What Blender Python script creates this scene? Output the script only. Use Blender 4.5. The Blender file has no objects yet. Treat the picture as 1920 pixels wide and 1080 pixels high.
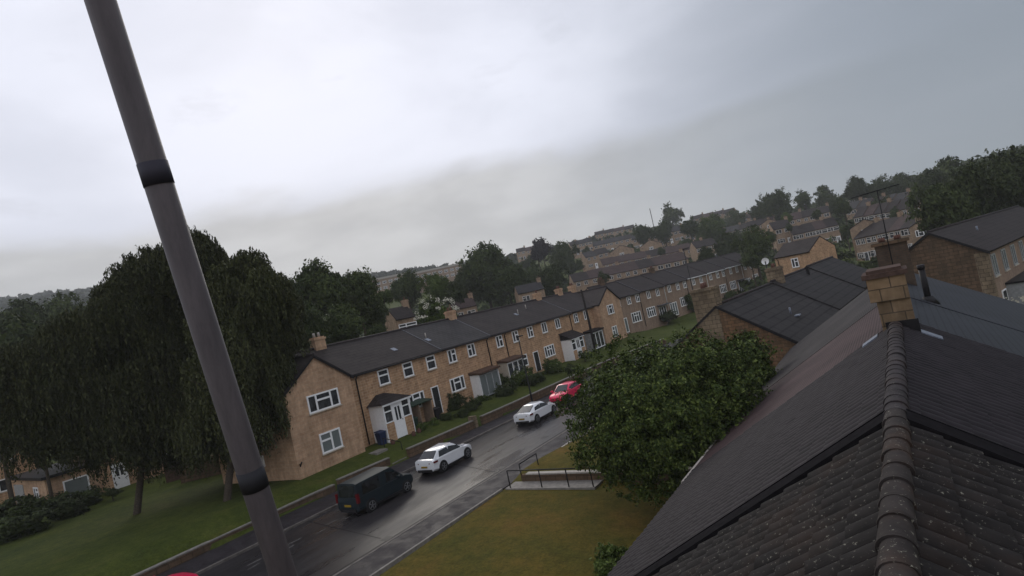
import bpy, bmesh, math, random
import numpy as np
from mathutils import Vector, Matrix
SC = bpy.context.scene
C = SC.collection
random.seed(7); RNG = np.random.default_rng(7)
rad = math.radians

# ---------------------------------------------------------------- camera
FOC, YAW, PITCH, ROLL = 1120.0, rad(33), rad(1.5), rad(12.4)
Fw = Vector((-math.sin(YAW)*math.cos(PITCH), math.cos(YAW)*math.cos(PITCH), math.sin(PITCH)))
_r = Vector((math.cos(YAW), math.sin(YAW), 0)); _u = _r.cross(Fw)
Rt = math.cos(ROLL)*_r - math.sin(ROLL)*_u
Up = math.sin(ROLL)*_r + math.cos(ROLL)*_u
cam = bpy.data.cameras.new('camera'); camo = bpy.data.objects.new('camera', cam); C.objects.link(camo)
cam.sensor_width = 36; cam.lens = FOC/1920*36; cam.clip_start = .05; cam.clip_end = 6000
camo.matrix_world = Matrix(((Rt.x, Up.x, -Fw.x, 0), (Rt.y, Up.y, -Fw.y, 0), (Rt.z, Up.z, -Fw.z, 0), (0, 0, 0, 1)))
SC.camera = camo
def ray(x, y): return Fw + Rt*((x-960)/FOC) - Up*((y-540)/FOC)
def onz(x, y, z): r = ray(x, y); return r*(z/r.z)
def onx(x, y, X): r = ray(x, y); return r*(X/r.x)
def atd(x, y, d): return ray(x, y).normalized()*d
def az_of(v): return math.degrees(math.atan2(v.x, v.y))

# ---------------------------------------------------------------- sky, sun, exposure
W = bpy.data.worlds.new('World'); SC.world = W; W.use_nodes = True
nt = W.node_tree; N = nt.nodes; L = nt.links; N.clear()
SUN_EL, SUN_AZ = rad(28), rad(-50)          # azimuth measured from +Y towards +X
def nd(t, **k):
    n = N.new(t)
    for a, b in k.items(): setattr(n, a, b)
    return n
out = nd('ShaderNodeOutputWorld'); sky = nd('ShaderNodeTexSky', sky_type='NISHITA')
sky.sun_disc = False; sky.sun_elevation = SUN_EL; sky.sun_rotation = SUN_AZ
tc = nd('ShaderNodeTexCoord')
def dotv(v):
    m = nd('ShaderNodeVectorMath', operation='DOT_PRODUCT'); L.new(tc.outputs['Generated'], m.inputs[0]); m.inputs[1].default_value = v; return m.outputs['Value']
def mrange(src, a, b, c=0., d=1., smooth=True):
    m = nd('ShaderNodeMapRange'); m.interpolation_type = 'SMOOTHSTEP' if smooth else 'LINEAR'
    L.new(src, m.inputs['Value']); m.inputs['From Min'].default_value = a; m.inputs['From Max'].default_value = b
    m.inputs['To Min'].default_value = c; m.inputs['To Max'].default_value = d; return m.outputs['Result']
def mixc(f, a, b):
    m = nd('ShaderNodeMix', data_type='RGBA')
    if isinstance(f, float): m.inputs[0].default_value = f
    else: L.new(f, m.inputs[0])
    for i, v in ((6, a), (7, b)):
        if isinstance(v, tuple): m.inputs[i].default_value = (*v, 1)
        else: L.new(v, m.inputs[i])
    return m.outputs[2]
def mth(op, a, b):
    m = nd('ShaderNodeMath', operation=op)
    for i, v in enumerate((a, b)):
        if isinstance(v, (int, float)): m.inputs[i].default_value = v
        else: L.new(v, m.inputs[i])
    return m.outputs[0]
mp = nd('ShaderNodeMapping'); mp.inputs['Scale'].default_value = (1, 1, 2.6); L.new(tc.outputs['Generated'], mp.inputs[0])
n1 = nd('ShaderNodeTexNoise'); n1.inputs['Scale'].default_value = 2.2; n1.inputs['Detail'].default_value = 7; n1.inputs['Roughness'].default_value = .5; n1.inputs['Distortion'].default_value = .3
L.new(mp.outputs[0], n1.inputs['Vector'])
n2 = nd('ShaderNodeTexNoise'); n2.inputs['Scale'].default_value = 7; n2.inputs['Detail'].default_value = 6; L.new(mp.outputs[0], n2.inputs['Vector'])
n3 = nd('ShaderNodeTexNoise'); n3.inputs['Scale'].default_value = 5.5; n3.inputs['Detail'].default_value = 8; n3.inputs['Roughness'].default_value = .62; L.new(mp.outputs[0], n3.inputs['Vector'])
# bright thin cloud towards the west (left), heavy rain cloud to the north-east (right)
east = dotv((math.sin(rad(32)), math.cos(rad(32)), .0))   # rain cloud beyond the right hand side of the view
zen = dotv((0, 0, 1))
bright = mixc(mrange(n1.outputs['Fac'], .35, .68), (.78, .80, .90), (.64, .66, .75))
bank = mixc(mrange(n2.outputs['Fac'], .3, .7), (.55, .55, .56), (.44, .44, .45))
zw = mth('ADD', zen, mth('MULTIPLY', mth('SUBTRACT', n1.outputs['Fac'], .5), .16))
col = mixc(mrange(zw, .205, .25, 1, 0), bright, bank)
ew = mth('ADD', east, mth('MULTIPLY', mth('SUBTRACT', n1.outputs['Fac'], .5), .12))
wisp = mrange(n3.outputs['Fac'], .60, .74, 0, .16)
col = mixc(wisp, col, (.36, .36, .40))
col = mixc(mrange(ew, .40, .96), col, (.205, .24, .285))
bg1 = nd('ShaderNodeBackground'); L.new(sky.outputs[0], bg1.inputs[0]); bg1.inputs[1].default_value = .06
bg2 = nd('ShaderNodeBackground'); L.new(col, bg2.inputs[0]); bg2.inputs[1].default_value = 1.0
mx = nd('ShaderNodeMixShader'); mx.inputs[0].default_value = .93
L.new(bg1.outputs[0], mx.inputs[1]); L.new(bg2.outputs[0], mx.inputs[2]); L.new(mx.outputs[0], out.inputs[0])
sl = bpy.data.lights.new('sun', 'SUN'); sl.energy = .75; sl.angle = rad(25); sl.color = (1, .93, .82)
so = bpy.data.objects.new('sun', sl); C.objects.link(so)
sd = Vector((math.cos(SUN_EL)*math.sin(SUN_AZ), math.cos(SUN_EL)*math.cos(SUN_AZ), math.sin(SUN_EL)))
so.rotation_euler = sd.to_track_quat('Z', 'Y').to_euler(); so.location = (0, 0, 60)
SC.view_settings.view_transform = 'Standard'; SC.view_settings.look = 'None'; SC.view_settings.exposure = 0.3; SC.view_settings.gamma = 1
try: SC.view_settings.use_curve_mapping = False
except Exception: pass
SC.cycles.max_bounces = 5; SC.cycles.diffuse_bounces = 3; SC.cycles.glossy_bounces = 2; SC.cycles.transmission_bounces = 2; SC.cycles.volume_bounces = 1

# ---------------------------------------------------------------- materials
class G:
    def __init__(s, name):
        s.m = bpy.data.materials.new(name); s.m.use_nodes = True; s.t = s.m.node_tree
        s.b = s.t.nodes['Principled BSDF']; s.b.inputs['Specular IOR Level'].default_value = .08
    def n(s, t, **k):
        x = s.t.nodes.new(t)
        for a, b in k.items():
            if a.startswith('_'): x.inputs[a[1:].replace('_', ' ')].default_value = b
            else: setattr(x, a, b)
        return x
    def l(s, a, b): s.t.links.new(a, b)
    def co(s, scale=(1, 1, 1), src='Object'):
        t = s.n('ShaderNodeTexCoord'); m = s.n('ShaderNodeMapping'); m.inputs['Scale'].default_value = scale
        s.l(t.outputs[src], m.inputs[0]); return m.outputs[0]
    def wallco(s):                       # u runs round a box building, v runs up
        t = s.n('ShaderNodeTexCoord'); p = s.n('ShaderNodeSeparateXYZ'); s.l(t.outputs['Object'], p.inputs[0])
        a = s.n('ShaderNodeMath', operation='ADD'); s.l(p.outputs[0], a.inputs[0]); s.l(p.outputs[1], a.inputs[1])
        c = s.n('ShaderNodeCombineXYZ'); s.l(a.outputs[0], c.inputs[0]); s.l(p.outputs[2], c.inputs[1]); return c.outputs[0]
    def noise(s, v, scale, det=5, rough=.55):
        x = s.n('ShaderNodeTexNoise', _Scale=scale, _Detail=det, _Roughness=rough)
        if v is not None: s.l(v, x.inputs['Vector'])
        return x.outputs['Fac']
    def ramp(s, f, stops):
        r = s.n('ShaderNodeValToRGB'); e = r.color_ramp.elements
        while len(e) < len(stops): e.new(.5)
        for i, (p, c) in enumerate(stops): e[i].position = p; e[i].color = (*c, 1)
        s.l(f, r.inputs[0]); return r.outputs[0]
    def mix(s, f, a, b, mode='MIX'):
        m = s.n('ShaderNodeMix', data_type='RGBA', blend_type=mode)
        for i, v in ((0, f), (6, a), (7, b)):
            if isinstance(v, (int, float)): m.inputs[i].default_value = v
            elif isinstance(v, tuple): m.inputs[i].default_value = (*v, 1)
            else: s.l(v, m.inputs[i])
        return m.outputs[2]
    def bump(s, h, st=.3, d=.02):
        x = s.n('ShaderNodeBump', _Strength=st, _Distance=d); s.l(h, x.inputs['Height']); s.l(x.outputs[0], s.b.inputs['Normal'])
    def done(s, col=None, rough=.8):
        if isinstance(col, tuple): s.b.inputs['Base Color'].default_value = (*col, 1)
        elif col is not None: s.l(col, s.b.inputs['Base Color'])
        if isinstance(rough, (int, float)): s.b.inputs['Roughness'].default_value = rough
        else: s.l(rough, s.b.inputs['Roughness'])
        return s.m
def plain(name, c, rough=.5, var=.15, sc=6, metal=0, spec=.12, coat=0):
    g = G(name); f = g.noise(g.co(), sc); lo = tuple(x*(1-var) for x in c); hi = tuple(min(1, x*(1+var)) for x in c)
    g.b.inputs['Metallic'].default_value = metal; g.b.inputs['Specular IOR Level'].default_value = spec; g.b.inputs['Coat Weight'].default_value = coat
    return g.done(g.ramp(f, [(.3, lo), (.7, hi)]), rough)
def stone(name, c1, c2, mortar, bw=.45, bh=.2, stain=.35, ms=.012):
    g = G(name); v = g.wallco()
    bt = g.n('ShaderNodeTexBrick', offset=.5, _Scale=1.0, _Color1=(*c1, 1), _Color2=(*c2, 1), _Mortar=(*mortar, 1), _Mortar_Size=ms, _Bias=.0, _Brick_Width=bw, _Row_Height=bh)
    g.l(v, bt.inputs['Vector'])
    o = g.co(); st = g.noise(o, .7, 6, .65); st2 = g.noise(o, 5, 4)
    c = g.mix(g.ramp(st, [(.42, (0, 0, 0)), (.75, (stain,)*3)]), bt.outputs['Color'], (.075, .062, .045))
    st3 = g.noise(g.co((3.5, 3.5, .5)), 1.0, 4, .6); c = g.mix(.4, c, g.ramp(st3, [(.35, (.62, .58, .52)), (.65, (1.25, 1.22, 1.2))]), 'MULTIPLY')
    c = g.mix(.38, c, g.ramp(st2, [(.3, (.55, .5, .45)), (.7, (1.3, 1.25, 1.2))]), 'MULTIPLY')
    g.bump(bt.outputs['Fac'], -.3, .01)
    return g.done(c, .9)
def tiles(name, c1, c2, row=.33, wid=.3, lich=.12, lc=(.22, .21, .17), rough=.75, ms=.024):
    g = G(name); t = g.n('ShaderNodeTexCoord'); 
    uvn = t.outputs['UV']
    bt = g.n('ShaderNodeTexBrick', offset=.5, _Scale=1.0, _Color1=(*c1, 1), _Color2=(*c2, 1), _Mortar=(c1[0]*.3, c1[1]*.3, c1[2]*.3, 1), _Mortar_Size=ms, _Brick_Width=wid, _Row_Height=row)
    g.l(uvn, bt.inputs['Vector'])
    o = g.co(); a = g.noise(o, .5, 5, .6); b = g.noise(o, 9, 6, .7)
    c = g.mix(g.ramp(a, [(.35, (0,)*3), (.7, (.5,)*3)]), bt.outputs['Color'], tuple(x*1.35 for x in c2))
    c = g.mix(g.ramp(b, [(.66, (0,)*3), (.74, (lich*3,)*3)]), c, lc)
    g.bump(bt.outputs['Fac'], -.5, .02); g.b.inputs['Specular IOR Level'].default_value = .12
    return g.done(c, rough)
M = {}
M['brick'] = stone('orange bath stone', (.53, .34, .20), (.38, .235, .14), (.58, .45, .32), .42, .19)
M['ashlar'] = stone('pale bath stone', (.53, .36, .235), (.43, .28, .18), (.50, .38, .27), .55, .21)
M['pebble'] = stone('grey render', (.30, .225, .17), (.26, .195, .145), (.225, .17, .125), 3, 2.6, .25, .004)
M['farstone'] = stone('hillside stone', (.37, .28, .20), (.28, .21, .15), (.28, .19, .12), .5, .22, .4)
M['darkstone'] = stone('weathered dark stone', (.15, .10, .065), (.10, .07, .047), (.065, .05, .035), .55, .24, .7, .018)
M['chimstone'] = stone('chimney stone blocks', (.27, .19, .115), (.17, .125, .08), (.09, .07, .05), .49, .31, .75, .014)
M['chimgrey'] = stone('grey chimney stone', (.24, .19, .13), (.17, .135, .095), (.09, .07, .05), .5, .27, .7, .015)
M['tile'] = tiles('dark concrete tiles', (.025, .020, .020), (.034, .028, .026), .36, .9)
M['tilered'] = tiles('brown concrete tiles', (.050, .034, .032), (.060, .042, .038), .36, .9)
M['tilegrey'] = tiles('grey slate tiles', (.032, .030, .031), (.042, .039, .039), .3, .6, .1)
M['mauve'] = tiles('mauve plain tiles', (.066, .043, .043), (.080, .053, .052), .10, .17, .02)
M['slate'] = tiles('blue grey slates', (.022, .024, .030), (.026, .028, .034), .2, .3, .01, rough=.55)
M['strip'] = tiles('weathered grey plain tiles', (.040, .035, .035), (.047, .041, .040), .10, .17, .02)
def mossy(name, c, lich, moss, rough=.6):
    g = G(name); o = g.co(); a = g.noise(o, 22, 6, .72); b = g.noise(o, 3.2, 6, .6); d = g.noise(o, 1.1, 5, .6)
    base = g.mix(g.ramp(b, [(.35, (0,)*3), (.65, (1,)*3)]), tuple(x*.7 for x in c), tuple(x*1.35 for x in c))
    base = g.mix(g.ramp(d, [(.5, (0,)*3), (.72, (moss,)*3)]), base, (.10, .052, .028))
    base = g.mix(g.ramp(a, [(.61, (0,)*3), (.66, (lich,)*3)]), base, (.26, .25, .20))
    g.bump(a, .15, .01); g.b.inputs['Specular IOR Level'].default_value = .12; return g.done(base, rough)
M['moss'] = mossy('mossy interlocking tiles', (.017, .015, .014), .75, .14, .85)
M['ridgemoss'] = mossy('lichen covered ridge tiles', (.029, .024, .022), 1.0, .45, .8)
M['ridge'] = mossy('grey ridge tiles', (.032, .027, .028), .5, .15, .75)
M['ribdark'] = mossy('dark ribbed tiles', (.019, .016, .018), .0, .0, .7)
M['white'] = plain('white upvc', (.82, .82, .81), .4, .06)
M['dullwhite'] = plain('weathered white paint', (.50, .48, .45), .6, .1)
M['cream'] = plain('cream stone surround', (.46, .41, .33), .8, .1)
M['greydoor'] = plain('pale grey glazed door', (.30, .31, .31), .35, .2)
M['bluegrey'] = plain('blue grey panels', (.09, .095, .105), .4, .2)
M['dark'] = plain('black plastic', (.018, .017, .018), .45, .2)
M['matt'] = plain('black weathered mortar', (.012, .011, .012), .95, .3, 8, spec=.02)
M['darkdoor'] = plain('dark passage door', (.025, .027, .026), .6, .3)
M['lead'] = plain('lead flashing', (.17, .19, .23), .35, .45, 14)
M['brownwood'] = plain('brown fascia', (.09, .055, .04), .7, .3)
M['redclay'] = plain('red clay', (.11, .055, .042), .8, .3, 12)
M['redbrown'] = stone('red brown brick', (.10, .07, .05), (.075, .055, .042), (.065, .055, .047), .22, .09, .7)
M['capstone'] = plain('brown cap stone', (.075, .048, .038), .85, .3, 9)
M['concrete'] = plain('concrete', (.20, .185, .165), .7, .25, 5)
M['kerb'] = plain('wet kerb stone', (.125, .112, .10), .7, .35, 3)
M['paleconc'] = plain('pale concrete coping', (.36, .33, .29), .7, .2, 8)
M['green'] = plain('dark green plastic', (.02, .04, .028), .5, .2)
M['bluebin'] = plain('dark blue plastic', (.02, .03, .07), .5, .2)
M['bark'] = plain('bark', (.06, .048, .036), .95, .4, 14)
M['wood'] = plain('dark timber pole', (.022, .018, .016), .9, .3, 8)
M['steel'] = plain('black painted steel', (.012, .012, .013), .5, .2)
M['carwhite'] = plain('white car paint', (.72, .73, .74), .22, .02, 3, spec=.5, coat=.6)
M['carred'] = plain('red car paint', (.72, .015, .085), .3, .05, 3, spec=.4, coat=.3)
M['cargreen'] = plain('dark teal van paint', (.013, .020, .024), .5, .1, 3, spec=.1, coat=.0)
M['tyre'] = plain('tyre rubber', (.014, .014, .014), .85, .2)
M['rim'] = plain('alloy rim', (.16, .16, .165), .4, .2, metal=.5)
M['yellow'] = plain('yellow plate', (.26, .17, .02), .5, .1)
M['taillight'] = plain('dark red lens', (.11, .006, .008), .15, .2)
M['clearlens'] = plain('clear lens', (.45, .45, .45), .1, .2)
M['flower'] = plain('white petals', (.62, .60, .50), .8, .1)
def glass(name, c=(.02, .022, .024), rough=.08):
    g = G(name); g.b.inputs['Specular IOR Level'].default_value = .5
    f = g.noise(g.co(), 2.5, 2); g.l(g.ramp(f, [(.4, c), (.62, tuple(min(1, x*2.6) for x in c))]), g.b.inputs['Base Color']); g.b.inputs['Roughness'].default_value = rough; return g.m
M['glass'] = glass('window glass'); M['carglass'] = glass('car glass', (.008, .009, .010), .12)
M['curtain'] = plain('curtained glass', (.15, .17, .165), .15, .12, 1.5, spec=.5)
# asphalt, wet in patches and tyre tracks
g = G('wet asphalt'); o = g.co(); big = g.noise(g.co((1.0, .18, 1)), .75, 5, .6); fine = g.noise(o, 30, 4); patch = g.noise(o, .35, 4)
c = g.ramp(patch, [(.3, (.019, .017, .018)), (.7, (.032, .029, .030))])
c = g.mix(.35, c, g.ramp(fine, [(.3, (.6,)*3), (.7, (1.35,)*3)]), 'MULTIPLY')
g.b.inputs['Specular IOR Level'].default_value = .5
g.bump(fine, .12, .01); g.b.inputs['Specular IOR Level'].default_value = .16; M['asphalt'] = g.done(c, g.ramp(big, [(.36, (.20,)*3), (.64, (.5,)*3)]))
g = G('wet pavement'); o = g.co(); big = g.noise(o, 1.4, 5, .7); fine = g.noise(o, 25, 4)
c = g.ramp(big, [(.3, (.021, .018, .020)), (.7, (.037, .032, .034))]); g.b.inputs['Specular IOR Level'].default_value = .12 #.4
M['pave'] = g.done(c, g.ramp(big, [(.4, (.5,)*3), (.62, (.75,)*3)]))
# ground: greener bank and hillside, dry yellow lawn on the near side of the road
g = G('grass ground'); t = g.n('ShaderNodeTexCoord'); sp = g.n('ShaderNodeSeparateXYZ'); g.l(t.outputs['Object'], sp.inputs[0])
o = g.co(); a = g.noise(o, .45, 6, .65); b = g.noise(o, 11, 5, .7); d = g.noise(o, .05, 4)
gr = g.ramp(a, [(.3, (.034, .048, .010)), (.55, (.053, .067, .013)), (.75, (.072, .074, .020))])
dry = g.ramp(a, [(.3, (.052, .054, .010)), (.55, (.088, .068, .013)), (.75, (.12, .070, .018))])
mr = g.n('ShaderNodeMapRange'); g.l(sp.outputs[0], mr.inputs['Value']); mr.inputs['From Min'].default_value = -19; mr.inputs['From Max'].default_value = -17.5
my = g.n('ShaderNodeMapRange'); g.l(sp.outputs[1], my.inputs['Value']); my.inputs['From Min'].default_value = 34; my.inputs['From Max'].default_value = 42; my.inputs['To Min'].default_value = 1; my.inputs['To Max'].default_value = 0
mm_ = g.n('ShaderNodeMath', operation='MULTIPLY'); g.l(mr.outputs[0], mm_.inputs[0]); g.l(my.outputs[0], mm_.inputs[1]); c = g.mix(mm_.outputs[0], gr, dry)
e2 = g.noise(o, 2.6, 5, .7); c = g.mix(.6, c, g.ramp(b, [(.3, (.5,)*3), (.7, (1.5,)*3)]), 'MULTIPLY'); c = g.mix(.5, c, g.ramp(e2, [(.32, (.5, .55, .5)), (.68, (1.45, 1.35, 1.3))]), 'MULTIPLY')
g.bump(b, .6, .05); M['ground'] = g.done(c, .95)
def leafmat(name, lo, mid, hi, sc=.6, spec=.1):
    g = G(name); ge = g.n('ShaderNodeNewGeometry'); ob = g.n('ShaderNodeObjectInfo')
    f = g.noise(g.co(src='Object'), sc, 3)
    m = g.n('ShaderNodeMath', operation='MULTIPLY_ADD'); g.l(ge.outputs['Random Per Island'], m.inputs[0]); m.inputs[1].default_value = .55
    a = g.n('ShaderNodeMath', operation='MULTIPLY'); g.l(f, a.inputs[0]); a.inputs[1].default_value = .55; g.l(a.outputs[0], m.inputs[2])
    c = g.ramp(m.outputs[0], [(.15, lo), (.5, mid), (.9, hi)])
    hs = g.n('ShaderNodeHueSaturation'); g.l(c, hs.inputs['Color'])
    mm = g.n('ShaderNodeMapRange', ); g.l(ob.outputs['Random'], mm.inputs['Value']); mm.inputs['To Min'].default_value = .75; mm.inputs['To Max'].default_value = 1.2
    g.l(mm.outputs[0], hs.inputs['Value']); c = hs.outputs[0]
    g.b.inputs['Specular IOR Level'].default_value = spec
    return g.done(c, .65)
M['leaf'] = leafmat('dark foliage', (.021, .032, .012), (.038, .053, .017), (.068, .085, .026), 1.2)
M['leafbright'] = leafmat('bright foliage', (.035, .055, .012), (.06, .09, .02), (.10, .13, .03))
M['leafnear'] = leafmat('near tree leaves', (.020, .034, .010), (.040, .062, .014), (.125, .155, .038), 2.8, .1)
M['leafwillow'] = leafmat('willow foliage', (.030, .037, .016), (.050, .058, .022), (.082, .086, .032), .8)
M['leafpurple'] = leafmat('copper foliage', (.016, .013, .017), (.026, .022, .027), (.04, .032, .036))
M['leaffar'] = leafmat('far woodland', (.022, .032, .02), (.035, .046, .026), (.05, .06, .032), .02)

# ---------------------------------------------------------------- mesh helpers
def tag(o, label, cat=None, group=None, kind=None):
    if label: o['label'] = label
    if cat: o['category'] = cat
    if group: o['group'] = group
    if kind: o['kind'] = kind
    return o
def empty(name, loc, rz=0, label=None, cat=None, group=None):
    o = bpy.data.objects.new(name, None); o.location = loc; o.rotation_euler = (0, 0, rz); o.empty_display_size = .3
    C.objects.link(o); return tag(o, label, cat, group)
def link(name, me, parent=None, loc=None, rz=0):
    o = bpy.data.objects.new(name, me); C.objects.link(o)
    if parent: o.parent = parent
    if loc is not None: o.location = loc
    if rz: o.rotation_euler = (0, 0, rz)
    return o
class MB:
    """collects shapes for one mesh"""
    def __init__(s): s.v = []; s.f = []; s.sm = []; s.mi = []; s.uv = {}; s.cur = 0
    def face(s, idx, smooth=False, uv=None):
        if uv: s.uv[len(s.f)] = uv
        s.f.append(tuple(idx)); s.sm.append(smooth); s.mi.append(s.cur)
    def add(s, vs): n = len(s.v); s.v += [tuple(v) for v in vs]; return n
    def box(s, x0, x1, y0, y1, z0, z1, rz=0, org=(0, 0)):
        vs = [(x, y, z) for z in (z0, z1) for x, y in ((x0, y0), (x1, y0), (x1, y1), (x0, y1))]
        if rz:
            c, q = math.cos(rz), math.sin(rz); vs = [(org[0]+c*(x-org[0])-q*(y-org[1]), org[1]+q*(x-org[0])+c*(y-org[1]), z) for x, y, z in vs]
        n = s.add(vs)
        for f in ((3, 2, 1, 0), (4, 5, 6, 7), (0, 1, 5, 4), (1, 2, 6, 5), (2, 3, 7, 6), (3, 0, 4, 7)): s.face([n+i for i in f])
        return s
    def hexa(s, p):            # 8 points: bottom 4 ccw, top 4 ccw
        n = s.add(p)
        for f in ((3, 2, 1, 0), (4, 5, 6, 7), (0, 1, 5, 4), (1, 2, 6, 5), (2, 3, 7, 6), (3, 0, 4, 7)): s.face([n+i for i in f])
        return s
    def prism(s, poly, ax, a, b):   # poly of 2-D points, extruded along axis ax (0,1,2)
        def P(u, v, w): return {0: (w, u, v), 1: (u, w, v), 2: (u, v, w)}[ax]
        n = s.add([P(u, v, a) for u, v in poly]+[P(u, v, b) for u, v in poly]); k = len(poly)
        s.face([n+i for i in range(k)]); s.face([n+k+i for i in reversed(range(k))])
        for i in range(k): s.face([n+i, n+k+i, n+k+(i+1) % k, n+(i+1) % k])
        return s
    def tube(s, pts, rads, seg=8, caps=True):
        pts = [Vector(p) for p in pts]
        if not isinstance(rads, (list, tuple)): rads = [rads]*len(pts)
        rings = []
        for i, p in enumerate(pts):
            d = (pts[min(i+1, len(pts)-1)]-pts[max(i-1, 0)]).normalized()
            a = d.orthogonal().normalized() if i == 0 else (a-d*a.dot(d)).normalized()
            b = d.cross(a)
            rings.append(s.add([p+(a*math.cos(t)+b*math.sin(t))*rads[i] for t in [2*math.pi*k/seg for k in range(seg)]]))
        for i in range(len(rings)-1):
            for k in range(seg): s.face([rings[i]+k, rings[i]+(k+1) % seg, rings[i+1]+(k+1) % seg, rings[i+1]+k], True)
        if caps:
            s.face([rings[0]+k for k in reversed(range(seg))]); s.face([rings[-1]+k for k in range(seg)])
        return s
    def slab(s, a, b, c, d, th, uvs=1.0):
        """tiled slope: a-b eave edge, d-c ridge edge, thickness th below; top face gets UVs in metres"""
        a, b, c, d = map(Vector, (a, b, c, d)); nrm = (b-a).cross(d-a).normalized()
        lo = [p-nrm*th for p in (a, b, c, d)]; n = s.add([a, b, c, d]+lo)
        ud = (b-a).normalized(); vd = nrm.cross(ud)
        s.face([n, n+1, n+2, n+3], uv=[((p-a).dot(ud)*uvs, (p-a).dot(vd)*uvs) for p in (a, b, c, d)])
        s.face([n+7, n+6, n+5, n+4])
        for i in range(4): j = (i+1) % 4; s.face([n+i, n+4+i, n+4+j, n+j])
        return s
    def mesh(s, name, mats):
        me = bpy.data.meshes.new(name); me.from_pydata(s.v, [], s.f)
        if not isinstance(mats, (list, tuple)): mats = [mats]
        for m in mats: me.materials.append(m)
        me.polygons.foreach_set('use_smooth', s.sm); me.polygons.foreach_set('material_index', s.mi)
        if s.uv:
            ul = me.uv_layers.new(name='UVMap')
            for fi, uv in s.uv.items():
                for k, li in enumerate(me.polygons[fi].loop_indices): ul.data[li].uv = uv[k]
        me.update(); return me
    def build(s, name, mats, parent=None, loc=None, rz=0): return link(name, s.mesh(name, mats), parent, loc, rz)

# ---------------------------------------------------------------- house placements (data first: the ground follows them)
BASE = -7.6
FX = -32.84                                   # front plane of the terrace across the street
T2A = Vector((-34.35, 77.0, 0)); T2D = Vector((.577, 2.613, 0)).normalized()
# name, px of eave left, px of eave right, dist left, dist right, houses, wall, roof, opts, phrase
ROWS = [
 ('row house', (1075, 529), (1290, 485), 158, 166, 7, 'farstone', 'tilered', {}, 'in the long stone row above the grey terrace roof'),
 ('row house', (1130, 497), (1300, 466), 205, 212, 6, 'farstone', 'tilered', {}, 'in the second long row up the hillside'),
 ('row house', (1305, 466), (1345, 457), 190, 192, 2, 'farstone', 'tile', {}, 'beside the round tree right of the long rows'),
 ('row house', (1098, 484), (1142, 472), 235, 238, 2, 'farstone', 'tilegrey', {}, 'left of the gabled hillside cottages'),
 ('row house', (1070, 462), (1110, 452), 300, 302, 3, 'farstone', 'tilegrey', {}, 'on the hillside right of the copper tree'),
 ('row house', (1112, 462), (1190, 445), 300, 300, 4, 'farstone', 'tilegrey', {}, 'just under the skyline houses'),
 ('row house', (1115, 441), (1190, 427), 380, 380, 4, 'farstone', 'tile', {}, 'standing on the skyline'),
 ('row house', (1297, 412), (1375, 397), 380, 372, 4, 'farstone', 'tile', {}, 'on the skyline right of the round tree'),
 ('row house', (968, 473), (1003, 468), 330, 330, 2, 'farstone', 'tilered', {}, 'left of the copper tree on the hill'),
 ('row house', (1340, 440), (1400, 428), 280, 275, 4, 'farstone', 'tilegrey', {}, 'behind the bright round tree'),
 ('row house', (1486, 441), (1572, 421), 176, 178, 4, 'farstone', 'tile', {}, 'in the bright terrace below the skyline trees'),
 ('row house', (1450, 432), (1484, 423), 180, 181, 1, 'farstone', 'tile', {}, 'at the left end of the bright terrace'),
 ('row house', (1478, 414), (1556, 397), 215, 215, 3, 'farstone', 'tile', {}, 'in the row behind the bright terrace'),
 ('row house', (1602, 448), (1712, 424), 134, 124, 5, 'farstone', 'tile', {}, 'left of the dark trees on the right'),
 ('row house', (1585, 395), (1720, 372), 210, 200, 6, 'farstone', 'tilegrey', {}, 'high on the hill under the skyline trees'),
 ('row house', (1385, 412), (1440, 402), 330, 330, 3, 'farstone', 'tile', {}, 'half hidden by trees near the skyline'),
 ('row house', (1590, 375), (1640, 366), 290, 285, 3, 'farstone', 'tilegrey', {}, 'topmost behind the skyline trees'),
 ('row house', (1185, 450), (1300, 427), 270, 270, 6, 'farstone', 'tilegrey', {}, 'between the cottages and the skyline roofs'),
 ('row house', (1398, 428), (1450, 415), 245, 243, 3, 'farstone', 'tile', {}, 'left of the small gabled house'),
 ('row house', (1600, 408), (1722, 388), 172, 165, 6, 'farstone', 'tile', {}, 'above the broad low gable'),
 ('row house', (742, 600), (778, 592), 78, 79, 1, 'farstone', 'tilered', {'small': 1}, 'between the dark trees and the flowering tree'),
 ('row house', (850, 582), (893, 571), 105, 106, 1, 'farstone', 'tilered', {'small': 1}, 'behind the second chimney of the street'),
 ('row house', (971, 551), (1020, 541), 118, 119, 1, 'farstone', 'tilegrey', {'small': 1}, 'alone in the trees behind the terrace'),
 ('row house', (1832, 372), (1862, 366), 95, 96, 1, 'farstone', 'tile', {}, 'dim at the right edge of the dark trees'),
]
def elev(v): return v.z/math.hypot(v.x, v.y)
SKY = [(-90, .15), (-73, .150), (-66, .148), (-55, .118), (-45, .104), (-39, .095), (-32, .088), (-27, .080), (-22, .079), (-13, .076), (-5, .072), (2, .069), (9, .068), (40, .06)]
RS = [(-90, 950), (-60, 900), (-50, 700), (-40, 600), (-32, 480), (-24, 400), (-13, 370), (0, 340), (10, 320), (40, 320)]
def base_h(x, y):
    r = np.hypot(x, y); az = np.degrees(np.arctan2(x, y))
    tn = np.interp(az, *zip(*SKY)); rs = np.interp(az, *zip(*RS)); hs = rs*tn-7
    t = np.clip((r-95)/(rs-95), 0, 1.15)
    far = -7.4+(hs+7.4)*np.where(t < 1, t**1.12, 1-.3*(t-1))
    return np.where(r < 95, -7.9, far)
ANCH = []                                     # (x, y, z) where a house stands
ROWD = []
for (nm, pa, pb, da, db, n, wm, rm, opt, ph) in ROWS:
    A, B = atd(*pa, da), atd(*pb, db); ROWD.append((A, B))
    for k in range(n):
        P = A.lerp(B, (k+.5)/n); ANCH.append((P.x, P.y, P.z-5.3))
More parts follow.
